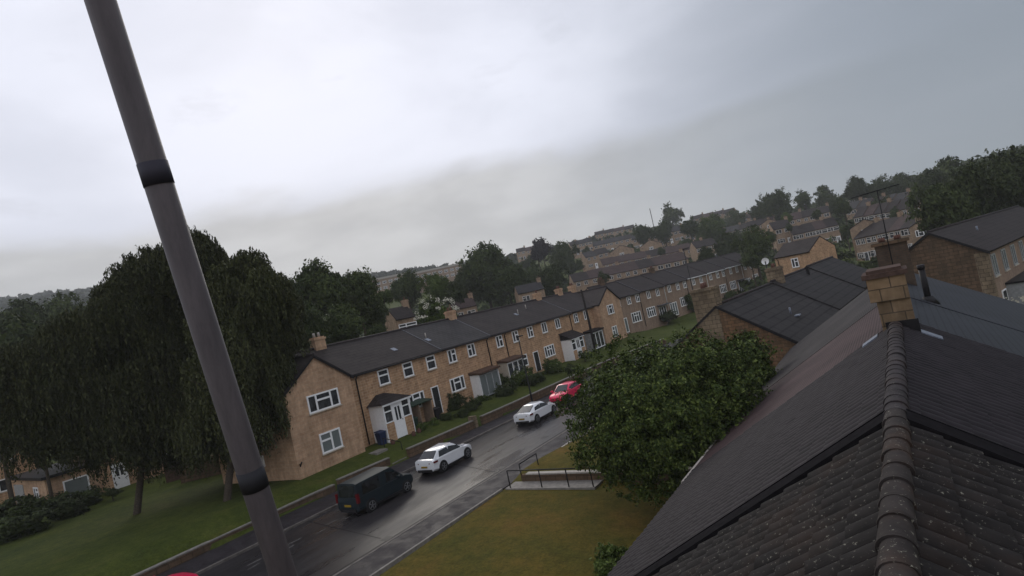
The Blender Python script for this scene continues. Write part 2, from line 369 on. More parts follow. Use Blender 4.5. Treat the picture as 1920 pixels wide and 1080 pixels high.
for k in range(8):
    P = T2A+T2D*(49*k/7); ANCH.append((P.x+4, P.y, -7.6+.5*k/7))
    ANCH.append((P.x+11, P.y, -8.0+.5*k/7))
for p in ((-8, 42, -9.3), (-8, 60, -8.4), (-6, 76, -7.6), (12, 48, -9.4), (16, 56, -9.4)): ANCH.append(p)
AN = np.array(ANCH); AD = AN[:, 2]-base_h(AN[:, 0], AN[:, 1])
def wallx(y): return np.interp(y, [5, 13, 21, 30, 38, 55, 75, 84], [-30.2, -29.9, -29.7, -28.75, -28.0, -27.0, -23.4, -21])
KN = [onz(*p, -8.5) for p in ((560, 1130), (708, 1024), (873, 920), (1000, 850), (1045, 822))]
def kerbn(y): return np.interp(y, [8, 15, 23, 31, 40, 60, 80], [-19.6, -19.5, -19.4, -19.2, -19.0, -17.0, -12.5])
def height(x, y):
    x = np.asarray(x, float); y = np.asarray(y, float)
    h = base_h(x, y); w = np.zeros_like(h); s = np.zeros_like(h)
    for (ax, ay, _), d in zip(AN, AD):
        R2 = (28.)**2 if math.hypot(ax, ay) > 90 else 14.**2
        k = np.exp(-((x-ax)**2+(y-ay)**2)/R2); w += k; s += k*d
    h = h+s/np.maximum(w, .35)
    # street corridor
    wx = wallx(y); kn = kerbn(y)
    bank = np.interp(x, [-75, -50, -40, -33, -32], [-7.6, -7.85, -7.65, -7.5, -7.5])
    bank = np.where(x > -31.9, -7.5-np.clip((x+31.9)/(wx+31.9), 0, 1)*.5, bank)
    near = np.interp(x, [-17.6, -12, -6, 4], [-8.42, -8.46, -9.2, -9.5])
    near = near+np.where((y > 23.35) & (x > -17.6), np.clip((y-23.35)*2, 0, 1)*np.clip((30-y)/5+.2, 0, 1)*.3, 0)
    st = np.where(x < wx-.15, bank, np.where(x < -17.6, -8.75, near))
    f = np.clip((84-y)/8, 0, 1)*np.clip((x+75)/12, 0, 1)*np.clip((18-x)/10, 0, 1)
    f2 = np.where((x < -40) & (y > 45), np.clip(1-(-x-40)/14, 0, 1), 1)
    return h*(1-f*f2)+st*f*f2
def hz(x, y): return float(height(np.array([x]), np.array([y]))[0])

def grid_mesh(name, xs, ys, hf, mat, drop=None):
    X, Y = np.meshgrid(xs, ys); Z = hf(X, Y)
    v = np.stack([X.ravel(), Y.ravel(), Z.ravel()], 1); nx = len(xs)
    q = [(j*nx+i, j*nx+i+1, (j+1)*nx+i+1, (j+1)*nx+i) for j in range(len(ys)-1) for i in range(nx-1) if not (drop and drop(xs[i], xs[i+1], ys[j], ys[j+1]))]
    me = bpy.data.meshes.new(name); me.from_pydata(v.tolist(), [], q); me.materials.append(mat)
    me.polygons.foreach_set('use_smooth', [True]*len(q)); me.update(); return me
xs = np.unique(np.concatenate([np.linspace(-1150, -420, 16), np.linspace(-420, -84, 43), np.arange(-84, 20, .6), np.linspace(20, 200, 31), np.linspace(200, 560, 12)]))
ys = np.unique(np.concatenate([np.linspace(-120, -10, 8), np.arange(-10, 90, .6), np.linspace(90, 480, 66), np.linspace(480, 1100, 20)]))
tag(link('ground', grid_mesh('ground', xs, ys, height, M['ground'])), 'grassy ground rising into the hillside beyond the street', kind='structure')

def strip(name, left, right, z, mat, label, sub=3):
    """ribbon between two polylines (lists of (x,y))"""
    b = MB(); n = len(left)
    for i in range(n-1):
        k = b.add([(*left[i], z), (*right[i], z), (*right[i+1], z), (*left[i+1], z)]); b.face([k, k+1, k+2, k+3])
    return tag(b.build(name, mat), label, kind='structure')
YY = [-12, 0, 8, 14, 20, 26, 32, 40, 55, 78, 84]
kf = lambda y: float(np.interp(y, [5, 14, 22, 38, 60, 80], [-27.7, -27.4, -27.0, -26.1, -23.8, -19.0]))
kn = lambda y: float(kerbn(y))
strip('road', [(kf(y), y) for y in YY], [(kn(y), y) for y in YY], -8.5, M['asphalt'], 'wet dark asphalt street between two pavements')
def kerbed(name, L1, R1, z0, z1, mat, label):
    b = MB()
    for i in range(len(L1)-1):
        p = [(*L1[i], z0), (*R1[i], z0), (*R1[i+1], z0), (*L1[i+1], z0)]
        b.hexa(p+[(x, y, z1) for x, y, _ in p])
    return tag(b.build(name, mat), label, kind='structure')
kerbed('kerb', [(kn(y), y) for y in YY], [(kn(y)+.13, y) for y in YY], -8.7, -8.385, M['kerb'], 'pale kerb along the near side of the road')
kerbed('kerb', [(kf(y)-.13, y) for y in YY], [(kf(y), y) for y in YY], -8.7, -8.385, M['kerb'], 'pale kerb along the far side of the road')
kerbed('pavement', [(kn(y)+.13, y) for y in YY], [(-17.55+.02*(y-20) if y < 33 else kn(y)+1.7, y) for y in YY], -8.7, -8.395, M['pave'], 'wet pavement beside the near lawn')
kerbed('pavement', [(float(wallx(y))+.1, y) for y in YY], [(kf(y)-.13, y) for y in YY], -8.7, -8.395, M['pave'], 'wet pavement below the garden walls')
kerbed('lawn_edge', [(-17.55+.02*(y-20), y) for y in (0, 10, 22.3)], [(-17.45+.02*(y-20), y) for y in (0, 10, 22.3)], -8.8, -8.33, M['concrete'], 'narrow pale edging between pavement and dry lawn')
kerbed('lawn_edge', [(-17.55+.02*(y-20), y) for y in (24.1, 30, 44)], [(-17.45+.02*(y-20), y) for y in (24.1, 30, 44)], -8.8, -8.25, M['paleconc'], 'narrow pale edging beyond the concrete path')
# faint joints, repairs and white marks on the wet road
def seg_strip(b, x0, y0, x1, y1, w, z):
    d = Vector((x1-x0, y1-y0, 0)); nrm = Vector((-d.y, d.x, 0)).normalized()*w/2
    k = b.add([(x0-nrm.x, y0-nrm.y, z), (x1-nrm.x, y1-nrm.y, z), (x1+nrm.x, y1+nrm.y, z), (x0+nrm.x, y0+nrm.y, z)]); b.face([k, k+1, k+2, k+3][::-1])
b = MB()
for i in range(9):
    seg_strip(b, kf(10+i*2)+2.0-.03*i, 10.2+i*2.0, kf(10+i*2)+1.98, 10.9+i*2.0, .045, -8.496)
for i in range(7):
    seg_strip(b, kf(10+i*2)+2.5, 12.2+i*1.7, kf(10+i*2)+2.46, 12.8+i*1.7, .035, -8.496)
g = G('worn white paint'); f = g.noise(g.co(), 18, 4, .7); M['mark'] = g.done(g.ramp(f, [(.4, (.07, .065, .065)), (.58, (.34, .33, .31))]), .5)
tag(b.build('road_markings', M['mark']), 'worn white marks on the wet road by the parked van', kind='structure')
b = MB(); seg_strip(b, kn(18)-.9, 17.2, kf(18)+.2, 18.6, .07, -8.495); seg_strip(b, kn(26)-.2, 25.0, kf(26)+.6, 27.6, .06, -8.495); seg_strip(b, kn(10)-.35, 8, kn(34)-.35, 38, .16, -8.4955)
g = G('road seam'); M['seam'] = g.done((.018, .016, .017), .5)
tag(b.build('road_seams', M['seam']), 'dark tar joints across the wet road', kind='structure')

b = MB()
for (x, y) in ((-20.0, 17.0), (-19.9, 25.5), (-26.6, 24.0), (-20.3, 31.0)): seg_strip(b, x, y, x, y+.45, .4, -8.494)
tag(b.build('drain_covers', M['dark']), 'dark drain covers set in the road gutter', kind='structure')
b = MB()
for k in range(90): 
    x, y = random.uniform(-19.1, -17.8), random.uniform(12, 34); a = random.uniform(0, 3.1); l = random.uniform(.03, .16); seg_strip(b, x, y, x+l*math.cos(a), y+l*math.sin(a), random.uniform(.02, .07), -8.392)
tag(b.build('leaf_litter', M['seam']), 'dark leaf litter and damp specks on the pavement', kind='stuff')
# concrete path up to the near lawn
b = MB(); b.box(-17.3, -12.6, 22.35, 23.25, -9.6, -8.36)
tag(b.build('path', M['concrete']), 'pale concrete path leading off the pavement under the tree', kind='structure')

# ---------------------------------------------------------------- windows, doors (shared meshes)
_cache = {}
BARS = {   # bars in unit square (x0,x1,z0,z1) besides the outer ring
 'top': [(0, 1, .62, .62)], 'left': [(.46, .46, 0, 1), (.46, 1, .62, .62)], 'right': [(.54, .54, 0, 1), (0, .54, .62, .62)],
 'three': [(.27, .27, 0, 1), (.73, .73, 0, 1), (.27, .73, .62, .62)], 'four': [(.25, .25, 0, 1), (.5, .5, 0, 1), (.75, .75, 0, 1), (.25, .5, .65, .65), (.5, .75, .65, .65)],
 'two': [(.5, .5, 0, 1)], 'one': [], 'patio': [(.33, .33, 0, 1), (.66, .66, 0, 1)],
}
def win_meshes(w, h, st, gl='glass', fr='white'):
    key = (round(w, 2), round(h, 2), st, gl, fr)
    if key in _cache: return _cache[key]
    t = min(.10, w*.095); b = MB()
    x0, x1, z0, z1 = -w/2, w/2, -h/2, h/2
    b.box(x0, x1, -.06, .05, z0, z0+t); b.box(x0, x1, -.06, .05, z1-t, z1)
    b.box(x0, x0+t, -.06, .05, z0+t, z1-t); b.box(x1-t, x1, -.06, .05, z0+t, z1-t)
    for (a, c, d, e) in BARS[st]:
        if a == c: xx = x0+a*w; b.box(xx-t*.6, xx+t*.6, -.057, .045, z0+t+d*(h-2*t)*0, z1-t)
        else: zz = z0+d*h; b.box(max(x0+a*w, x0+t)+(t*.6 if a > 0 else 0), min(x0+c*w, x1-t)-(t*.6 if c < 1 else 0), -.053, .04, zz-t*.6, zz+t*.6)
    s = MB(); s.box(x0-.06, x1+.06, -.11, .0, z0-.07, z0-.002); 
    p = MB(); p.box(x0+t, x1-t, -.02, .03, z0+t, z1-t)
    r = (b.mesh('window', M[fr]), s.mesh('sill', M['cream']), p.mesh('pane', M[gl])); _cache[key] = r; return r
def window(parent, x, z, w, h, st='left', y=0, gl='glass', sill=True, rz=0, name='window', fr='white'):
    f, s, p = win_meshes(w, h, st, gl, fr); o = link(name, f, parent, (x, y, z), rz); link('pane', p, o)
    if sill: link('sill', s, o)
    return o
def door(parent, x, z0, w, h, mat='white', y=0, glazed=True, rz=0):
    key = ('door', round(w, 2), round(h, 2), mat, glazed)
    if key not in _cache:
        b = MB(); b.box(-w/2, w/2, -.05, .03, 0, h); fm = MB(); fm.box(-w/2-.08, -w/2-.002, -.07, .03, 0, h+.08); fm.box(w/2+.002, w/2+.08, -.07, .03, 0, h+.08); fm.box(-w/2-.002, w/2+.002, -.068, .03, h+.002, h+.08)
        p = MB()
        if glazed: p.box(-w*.28, -w*.06, -.058, -.04, h*.5, h*.88); p.box(w*.06, w*.28, -.058, -.04, h*.5, h*.88)
        q = MB(); q.box(w*.36, w*.40, -.09, -.051, h*.46, h*.5)
        _cache[key] = (b.mesh('door', M[mat] if isinstance(mat, str) else mat), p.mesh('pane', M['glass']) if glazed else None, q.mesh('handle', M['lead']), fm.mesh('frame', M['white']))
    d, p, q, fm = _cache[key]; o = link('door', d, parent, (x, y, z0), rz)
    if p: link('pane', p, o)
    link('handle', q, o); link('frame', fm, o); return o
def gable_wall(b, x0, x1, y0, y1, h, rh, foot, along='x'):
    """closed house body: walls to h with gables up to h+rh; ridge runs along x or y"""
    if along == 'x': b.prism([(y0, -foot), (y1, -foot), (y1, h), ((y0+y1)/2, h+rh), (y0, h)], 0, x0, x1)
    else: b.prism([(x0, -foot), (x1, -foot), (x1, h), ((x0+x1)/2, h+rh), (x0, h)], 1, y0, y1)
def gable_roof(b, x0, x1, y0, y1, h, rh, ov=.28, ve=.0, along='x', th=.13):
    if along == 'x':
        m = (y0+y1)/2; s = rh/(m-y0); e = h-ov*s+.02+th; rz = h+rh+.02+th
        b.slab((x0-ve, y0-ov, e), (x1+ve, y0-ov, e), (x1+ve, m, rz), (x0-ve, m, rz), th)
        b.slab((x1+ve, y1+ov, e), (x0-ve, y1+ov, e), (x0-ve, m, rz), (x1+ve, m, rz), th)
    else:
        m = (x0+x1)/2; s = rh/(m-x0); e = h-ov*s+.02+th; rz = h+rh+.02+th
        b.slab((x1+ov, y0-ve, e), (x1+ov, y1+ve, e), (m, y1+ve, rz), (m, y0-ve, rz), th)
        b.slab((x0-ov, y1+ve, e), (x0-ov, y0-ve, e), (m, y0-ve, rz), (m, y1+ve, rz), th)
def ridge_caps(parent, p0, p1, r=.12, mat='ridge'):
    b = MB(); b.tube([p0, p1], r, 8); return b.build('ridge', M[mat], parent)
def chimney(parent, x, y, z0, z1, w=.9, d=.6, mat='ashlar', pots=2, potmat='redclay', name='chimney'):
    b = MB(); b.box(x-w/2, x+w/2, y-d/2, y+d/2, z0, z1-.22); b.box(x-w/2-.06, x+w/2+.06, y-d/2-.06, y+d/2+.06, z1-.22, z1-.08); b.box(x-w/2+.02, x+w/2-.02, y-d/2+.02, y+d/2-.02, z1-.078, z1)
    c = b.build(name, M[mat], parent)
    for k in range(pots):
        px = x+(k-(pots-1)/2)*w/(pots+.2); q = MB(); q.tube([(px, y, z1-.02), (px, y, z1+.16), (px, y, z1+.33)], [.11, .10, .085], 10); q.build('pot', M[potmat], c)
    return c
def gutter(parent, x0, x1, y, z, mat='dark'):
    b = MB(); b.tube([(x0, y, z), (x1, y, z)], .055, 8); b.build('gutter', M[mat], parent)
def downpipe(parent, x, y, z0, z1, mat='dark'):
    b = MB(); b.tube([(x, y-.08, z0), (x, y-.08, z1-.25), (x, y-.28, z1)], .045, 8); b.build('downpipe', M[mat], parent)

# ---------------------------------------------------------------- the terrace across the street
R90 = rad(90); WH = 5.2; RH = 2.15; DP = 7.3
def street_house(y0, y1, wallmat, roofmat, label, wing=None):
    r = empty('terraced_house', (FX, y0, BASE), R90, label, 'house', 'stone terraced houses across the street')
    Lx = y1-y0-.006; b = MB(); gable_wall(b, 0, Lx, 0, DP, WH, RH, 1.0)
    b.build('wall', M[wallmat], r)
    b = MB(); xs0 = 0
    if wing == 'left': xs0 = -2.6
    if wing == 'right': Lr = Lx+3.4
    else: Lr = Lx
    gable_roof(b, xs0, Lr, 0, DP, WH, RH); rf = b.build('roof', M[roofmat], r)
    ridge_caps(r, (xs0, DP/2, WH+RH+.16), (Lr, DP/2, WH+RH+.16), .1, 'ridge')
    gutter(r, .02 if wing != 'left' else .3, Lx-.02, -.33, WH-.12)
    return r
def S(r, y, z): return y-r.location.y, z-BASE
# house A with the front wing
hA = street_house(27.18, 37.6, 'brick', 'tile', 'nearest terraced house with pale gable wing and hipped white porch', 'left')
def wing(r, xa, xb, fy, by, h, rh, mat, roof):
    b = MB(); gable_wall(b, xa, xb, fy, by, h, rh, 1.0, 'y'); b.build('wing_wall', M[mat], r)
    b = MB(); gable_roof(b, xa, xb, fy, by, h, rh, .22, .12, 'y'); b.build('wing_roof', M[roof], r)
    b = MB()
    m = (xa+xb)/2; s = rh/(m-xa)
    for sx, ex in ((-1, xa-.2), (1, xb+.2)):
        e = h-.2*s
        b.hexa([(ex, fy-.15, e-.08), (m, fy-.15, h+rh-.06), (m, fy-.12, h+rh-.06), (ex, fy-.12, e-.08), (ex, fy-.15, e+.10), (m, fy-.15, h+rh+.10), (m, fy-.12, h+rh+.10), (ex, fy-.12, e+.10)])
    b.build('bargeboard', M['dark'], r)
    ridge_caps(r, (m, fy-.1, h+rh+.16), (m, by, h+rh+.16), .1)
wing(hA, -5.22, -.006, -1.0, DP, WH, 1.85, 'ashlar', 'tile')
x, z = S(hA, 24.72, -3.42); window(hA, x, z, 2.45, 1.12, 'three', -1.0)
x, z = S(hA, 24.65, -5.98); window(hA, x, z, 1.62, 1.26, 'right', -1.0, 'curtain')
for yy, st in ((31.07, 'top'), (33.68, 'top'), (36.4, 'top')): x, z = S(hA, yy, -3.2); window(hA, x, z, 1.08, 1.12, st)
x, z = S(hA, 33.95, -5.68); window(hA, x, z, 1.75, 1.15, 'three')
x, z = S(hA, 36.15, -7.35); door(hA, x, z, .72, 2.15, 'darkdoor', glazed=False)
downpipe(hA, 1.25, 0, .2, WH-.15); downpipe(hA, -6.0+.9, -1.0+.0, 1.0, 1.1)
chimney(hA, 1.7, DP/2, WH+RH-.3, WH+RH+.95, .95, .6, 'ashlar', 2, 'paleconc')
b = MB(); b.box(-5.33, -5.224, 2.2, 2.9, 1.0, 1.7); b.build('meter_box', M['white'], hA)
# hipped porch
def porch(r, y0, y1, zt, style, zroof=.55, dep=1.35, wallm='brick', roofm='tile', doorm='white', ground=-7.5):
    x0, zt = S(r, y0, zt); x1 = y1-r.location.y; zg = ground-BASE
    e = MB(); pr = None
    if style in ('hip', 'gablet'):
        b = MB(); wd = x1-x0; s3 = wd/3
        b.box(x0, x0+.05, -dep, -.004, zg-.4, zt); b.build('porch_side', M['white'], r); b = MB(); b.box(x1-.05, x1, -dep, -.004, zg-.4, zt); b.build('porch_side', M['white'], r)
        f = MB(); f.box(x0+.054, x0+s3-.05, -dep+.02, -dep+.22, zg-.4, zt-1.35); f.build('porch_plinth', M[wallm], r); f = MB(); f.box(x1-s3+.05, x1-.054, -dep+.02, -dep+.22, zg-.4, zt-1.35); f.build('porch_plinth', M[wallm], r)
        window(r, x0+s3/2+.02, zt-.68, s3-.08, 1.28, 'top', -dep+.08, sill=False); window(r, x1-s3/2-.02, zt-.68, s3-.08, 1.28, 'top', -dep+.08, sill=False)
        door(r, (x0+x1)/2, zg-.02, s3-.02, zt-zg-.07, doorm, -dep+.07)
        b = MB(); o = .18; a = zt+.03
        if style == 'hip':
            P = [(x0-o, -dep-o, a), (x1+o, -dep-o, a), (x1+o, -.01, a), (x0-o, -.01, a), ((x0*2+x1)/3, -.01, a+zroof), ((x0+2*x1)/3-.1, -.01, a+zroof)]
            n = b.add(P)
            for fc in ((0, 1, 5, 4), (1, 2, 5), (3, 0, 4), (0, 3, 2, 1), (2, 3, 4, 5)): b.face([n+i for i in fc], uv=[(P[i][0], P[i][1]*1.1) for i in fc])
        else:
            b.slab((x0-o, -dep-o, a), (x1+o, -dep-o, a), (x1+o, -.01, a+zroof), (x0-o, -.01, a+zroof), .09)
            b.prism([(-dep-.0, a-.09), (-.01, a-.09), (-.01, a+zroof-.12)], 0, x0, x0+.06)
        b.build('porch_roof', M[roofm], r)
        b = MB(); b.box(x0-.1, x1+.1, -dep-.14, -dep-.06, zt-.11, zt+.02); b.build('fascia', M['white'], r)
    elif style == 'canopy':
        b = MB(); b.hexa([(x0-.15, -dep-.2, zt-.09), (x1+.15, -dep-.2, zt-.09), (x1+.15, -.01, zt+.02), (x0-.15, -.01, zt+.02), (x0-.15, -dep-.2, zt+.05), (x1+.15, -dep-.2, zt+.05), (x1+.15, -.01, zt+.2), (x0-.15, -.01, zt+.2)])
        b.build('canopy', M[roofm], r)
        b = MB(); b.box(x0, x0+.06, -dep, -.004, zg-.4, zt-.1); b.build('porch_side', M[wallm], r); b = MB(); b.box(x1-.06, x1, -dep, -.004, zg-.4, zt-.1); b.build('porch_side', M[wallm], r)
        h = zt-zg-.2; wd = x1-x0-.14
        window(r, (x0+x1)/2, zg+h/2+.02, wd, h, 'patio', -dep+.08, doorm, False, name='porch_door', fr='greydoor' if doorm == 'curtain' else 'white')
porch(hA, 29.05, 31.75, -4.95, 'hip', .62, 1.4)
hB = street_house(37.6, 44.75, 'brick', 'tilegrey', 'second terraced house from the left with grey glazed porch doors')
for yy, st in ((39.15, 'left'), (41.9, 'right')): x, z = S(hB, yy, -3.2); window(hB, x, z, 1.08, 1.12, st)
x, z = S(hB, 39.1, -5.6); window(hB, x, z, 1.9, 1.15, 'three')
porch(hB, 40.9, 43.9, -5.25, 'canopy', dep=1.0, wallm='white', roofm='brownwood', doorm='curtain', ground=-7.4)
downpipe(hB, 6.75, 0, .1, WH-.15); chimney(hB, 7.0, DP/2, WH+RH-.3, WH+RH+.9, .95, .62, 'ashlar', 2)
hC = street_house(44.75, 53.1, 'brick', 'tile', 'middle terraced house with brown flat porch canopy and dark glazing')
for yy in (46.4, 49.25, 52.1): x, z = S(hC, yy, -3.2); window(hC, x, z, 1.08, 1.12, 'left')
x, z = S(hC, 49.75, -5.75); window(hC, x, z, 1.5, 1.15, 'top')
porch(hC, 45.4, 48.3, -5.1, 'canopy', dep=1.0, wallm='cream', roofm='brownwood', doorm='glass', ground=-7.4)
x, z = S(hC, 52.2, -7.3); door(hC, x, z, .85, 1.95, 'darkdoor', glazed=False); downpipe(hC, 2.6, 0, 2.6, WH-.15)
hD = street_house(53.1, 61.3, 'brick', 'tile', 'terraced house with mono-pitch dark porch roof and white door')
for yy in (55.05, 58.05): x, z = S(hD, yy, -3.2); window(hD, x, z, 1.08, 1.12, 'two')
x, z = S(hD, 55.1, -5.75); window(hD, x, z, 2.1, 1.2, 'four')
porch(hD, 57.9, 60.9, -5.15, 'gablet', .75, 1.3, ground=-7.4)
downpipe(hD, 8.0, 0, .1, WH-.15); chimney(hD, 8.05, DP/2, WH+RH-.3, WH+RH+.9, .95, .62, 'ashlar', 1)
hE = street_house(61.3, 67.3, 'brick', 'tile', 'far terraced house with small gable wing beside the telegraph pole', 'right')
for yy, st in ((62.6, 'left'), (65.3, 'two')): x, z = S(hE, yy, -3.2); window(hE, x, z, 1.05, 1.1, st)
x, z = S(hE, 62.6, -5.85); window(hE, x, z, 1.0, 1.0, 'one')
porch(hE, 63.7, 66.9, -5.25, 'canopy', dep=1.0, wallm='greydoor', roofm='tilegrey', doorm='glass', ground=-7.4)
wing(hE, 6.006, 12.7, -1.0, DP, WH, 1.85, 'ashlar', 'tile')
x, z = S(hE, 70.5, -3.35); window(hE, x, z, 1.9, 1.2, 'three', -1.0); x, z = S(hE, 70.4, -6.2); window(hE, x, z, 1.5, 1.35, 'right', -1.0, 'curtain')
chimney(hE, 5.3, DP/2, WH+RH-.3, WH+RH+.9, .95, .62, 'ashlar', 2); chimney(hE, 9.0, DP/2, WH+1.7, WH+RH+.95, 1.1, .62, 'ashlar', 2)

# roof vents and verge lines between the roofs
def roof_bits(r, items):
    for x, t, kind in items:
        y = DP/2*(1-t); z = WH+RH*(1-t)+.2
        b = MB()
        if kind == 'plate': b.hexa([(x-.22, y-.2, z-.16), (x+.22, y-.2, z-.16), (x+.22, y+.2, z+.06), (x-.22, y+.2, z+.06), (x-.22, y-.2, z-.13), (x+.22, y-.2, z-.13), (x+.22, y+.2, z+.09), (x-.22, y+.2, z+.09)]); b.build('roof_vent', M['lead'], r)
        else: b.tube([(x, y, z-.1), (x, y, z+.42)], .05, 8); b.build('vent_pipe', M['paleconc'], r)
    # verge joint
def verge(r, x, mat='bluegrey'):
    b = MB(); e = WH-.28*RH/(DP/2); b.hexa([(x-.04, -.28, e+.13), (x+.04, -.28, e+.13), (x+.04, DP/2, WH+RH+.13), (x-.04, DP/2, WH+RH+.13), (x-.04, -.28, e+.19), (x+.04, -.28, e+.19), (x+.04, DP/2, WH+RH+.19), (x-.04, DP/2, WH+RH+.19)]); b.build('verge_strip', M[mat], r)
roof_bits(hA, [(6.8, .65, 'plate')]); roof_bits(hB, [(.6, .62, 'plate'), (.7, .55, 'pipe')]); roof_bits(hD, [(0, .5, 'plate'), (.4, .5, 'pipe'), (3, .35, 'pipe')])
verge(hB, .06); verge(hC, .06); verge(hE, .06)

# ---------------------------------------------------------------- generic far house
ORD = ['first', 'second', 'third', 'fourth', 'fifth', 'sixth', 'seventh', 'eighth', 'ninth', 'tenth']
_hm = {}
def far_house(loc, rz, w, wallm, roofm, label, group, seed=0, small=False, D=7.0, chim=True, lower=True, wins=True, gable=False, h=5.2, rh=2.3, foot=4):
    rnd = random.Random(seed)
    r = empty('hillside_house', loc, rz, label, 'house', group)
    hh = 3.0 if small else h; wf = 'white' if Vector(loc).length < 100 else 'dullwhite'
    key = (round(w, 1), wallm, roofm, small, D, gable, rh, foot)
    if key not in _hm:
        b = MB(); gable_wall(b, 0, w-.02, 0, D, hh, rh, foot, 'y' if gable else 'x'); q = MB(); gable_roof(q, 0, w-.02, 0, D, hh, rh, .25, .1 if gable else 0, 'y' if gable else 'x')
        _hm[key] = (b.mesh('wall', M[wallm]), q.mesh('roof', M[roofm]))
    link('wall', _hm[key][0], r); rf = link('roof', _hm[key][1], r)
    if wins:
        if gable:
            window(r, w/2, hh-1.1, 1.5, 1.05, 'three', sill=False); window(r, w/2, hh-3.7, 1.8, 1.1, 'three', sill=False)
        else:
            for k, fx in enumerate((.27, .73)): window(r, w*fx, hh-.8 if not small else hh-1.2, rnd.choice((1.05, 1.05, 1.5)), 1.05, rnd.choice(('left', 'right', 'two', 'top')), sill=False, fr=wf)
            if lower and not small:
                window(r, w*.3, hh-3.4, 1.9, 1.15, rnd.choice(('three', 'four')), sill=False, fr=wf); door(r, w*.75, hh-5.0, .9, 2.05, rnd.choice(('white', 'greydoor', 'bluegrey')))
    if chim: chimney(r, w*.95 if not gable else w/2, D/2 if not gable else D*.7, hh+rh-.3, hh+rh+.9, .8, .55, wallm if wallm != 'pebble' else 'ashlar', 1)
    return r
# second terrace, grey render, turning slightly
ang = math.atan2(T2D.y, T2D.x); n2h = 7; wl = 49/n2h
for k in range(n2h):
    P = T2A+T2D*(wl*k); zb = -7.55+.5*k/6
    r = empty('grey_terraced_house', (P.x, P.y, zb), ang, '%s house from the left in the grey rendered terrace' % ORD[k], 'house', 'grey rendered terraced houses')
    b = MB(); gable_wall(b, 0, wl-.01, 0, DP, WH, RH, 1.5); b.build('wall', M['pebble'], r)
    b = MB(); gable_roof(b, 0, wl-.01, 0, DP, WH, RH); b.build('roof', M['tile'], r)
    ridge_caps(r, (0, DP/2, WH+RH+.16), (wl-.01, DP/2, WH+RH+.16), .09)
    gutter(r, .02, wl-.03, -.33, WH-.1, 'white' if k > 2 else 'dark')
    for fx in ((.2, .58, .95) if k % 2 == 0 else (.33, .7)): window(r, wl*min(fx, .9), 4.45, .95, 1.12, 'left' if (k+int(fx*10)) % 2 else 'two')
    if k % 2 == 0: window(r, wl*.72, 1.85, 2.4, 1.45, 'four'); window(r, wl*.22, 1.15, 2.1, 2.1, 'patio', gl='curtain', name='patio_door', sill=False)
    else: window(r, wl*.3, 1.85, 2.3, 1.45, 'four'); window(r, wl*.75, 1.15, 2.0, 2.1, 'patio', name='patio_door', sill=False); b = MB(); b.box(wl*.55, wl*.95, -1.0, -.01, 2.35, 2.5); b.build('canopy', M['bluegrey'], r)
    if k in (0, 2): chimney(r, wl*.5, DP/2, WH+RH-.3, WH+RH+.9, .9, .6, 'darkstone', 2)
    downpipe(r, wl*.98, 0, .1, WH-.1, 'white' if k % 2 else 'dark')
    if k in (1, 3, 5): verge(r, .06)

# hillside rows
for ri, ((nm, pa, pb, da, db, n, wm, rm, opt, ph), (A, B)) in enumerate(zip(ROWS, ROWD)):
    d = (B-A); dl = math.hypot(d.x, d.y); a = math.atan2(d.y, d.x); w = dl/n
    small = bool(opt.get('small')); hh = 3.0 if small else 5.2
    for k in range(n):
        P = A.lerp(B, k/n); zc = A.lerp(B, (k+.5)/n).z
        lab = ('%s house %s' % (['leftmost', 'second', 'third', 'fourth', 'fifth', 'sixth', 'seventh'][k], ph)) if n > 1 else 'stone house '+ph
        far_house((P.x, P.y, zc-hh), a, w, wm, rm if (k+ri) % 4 else ('tile' if rm != 'tile' else 'tilered'), lab, 'stone houses on the hillside', seed=ri*31+k, small=small, D=4.2 if small else 7.0, chim=(k % 2 == 0), rh=1.5 if small else 2.2)
# cottages with the gable towards the street
for i, (px, py, d, wpx, lab, wm) in enumerate([
    (1220, 460, 228, 40, 'gabled cottage right of the hillside trees, in front of the long roofs', 'farstone'),
    (1165, 471, 222, 46, 'gabled stone cottage left of the hillside trees', 'farstone'),
    (1724, 424, 116, 28, 'tall gabled house end beside the dark trees', 'farstone'),
    (1622, 424, 135, 44, 'broad low gable behind the red chimney', 'farstone'),
    (1442, 418, 215, 26, 'small gabled house under the large round tree', 'farstone')]):
    P = atd(px, py, d); w = wpx/1120*d; v = Vector((P.x, P.y, 0)).normalized(); rt = Vector((v.y, -v.x, 0)); q = P-rt*w/2
    far_house((q.x, q.y, P.z-5.2), math.atan2(rt.y, rt.x), w, wm, 'tile', lab, 'gabled houses on the hillside', seed=90+i, gable=True, chim=i % 2 == 0, rh=w*.24, D=9)
# long low house with window, left of the gabled end
A = atd(1452, 484, 88); B = atd(1518, 468, 84); d = B-A; w = math.hypot(d.x, d.y)
r = far_house((A.x, A.y, A.z-5.2), math.atan2(d.y, d.x), w, 'brick', 'tile', 'orange stone house with one small window behind the grey roof', None, 200, wins=False, chim=False, rh=1.5, D=4.4)
window(r, w*.55, 4.1, 1.1, 1.2, 'left'); downpipe(r, w*.1, 0, 0, 5)
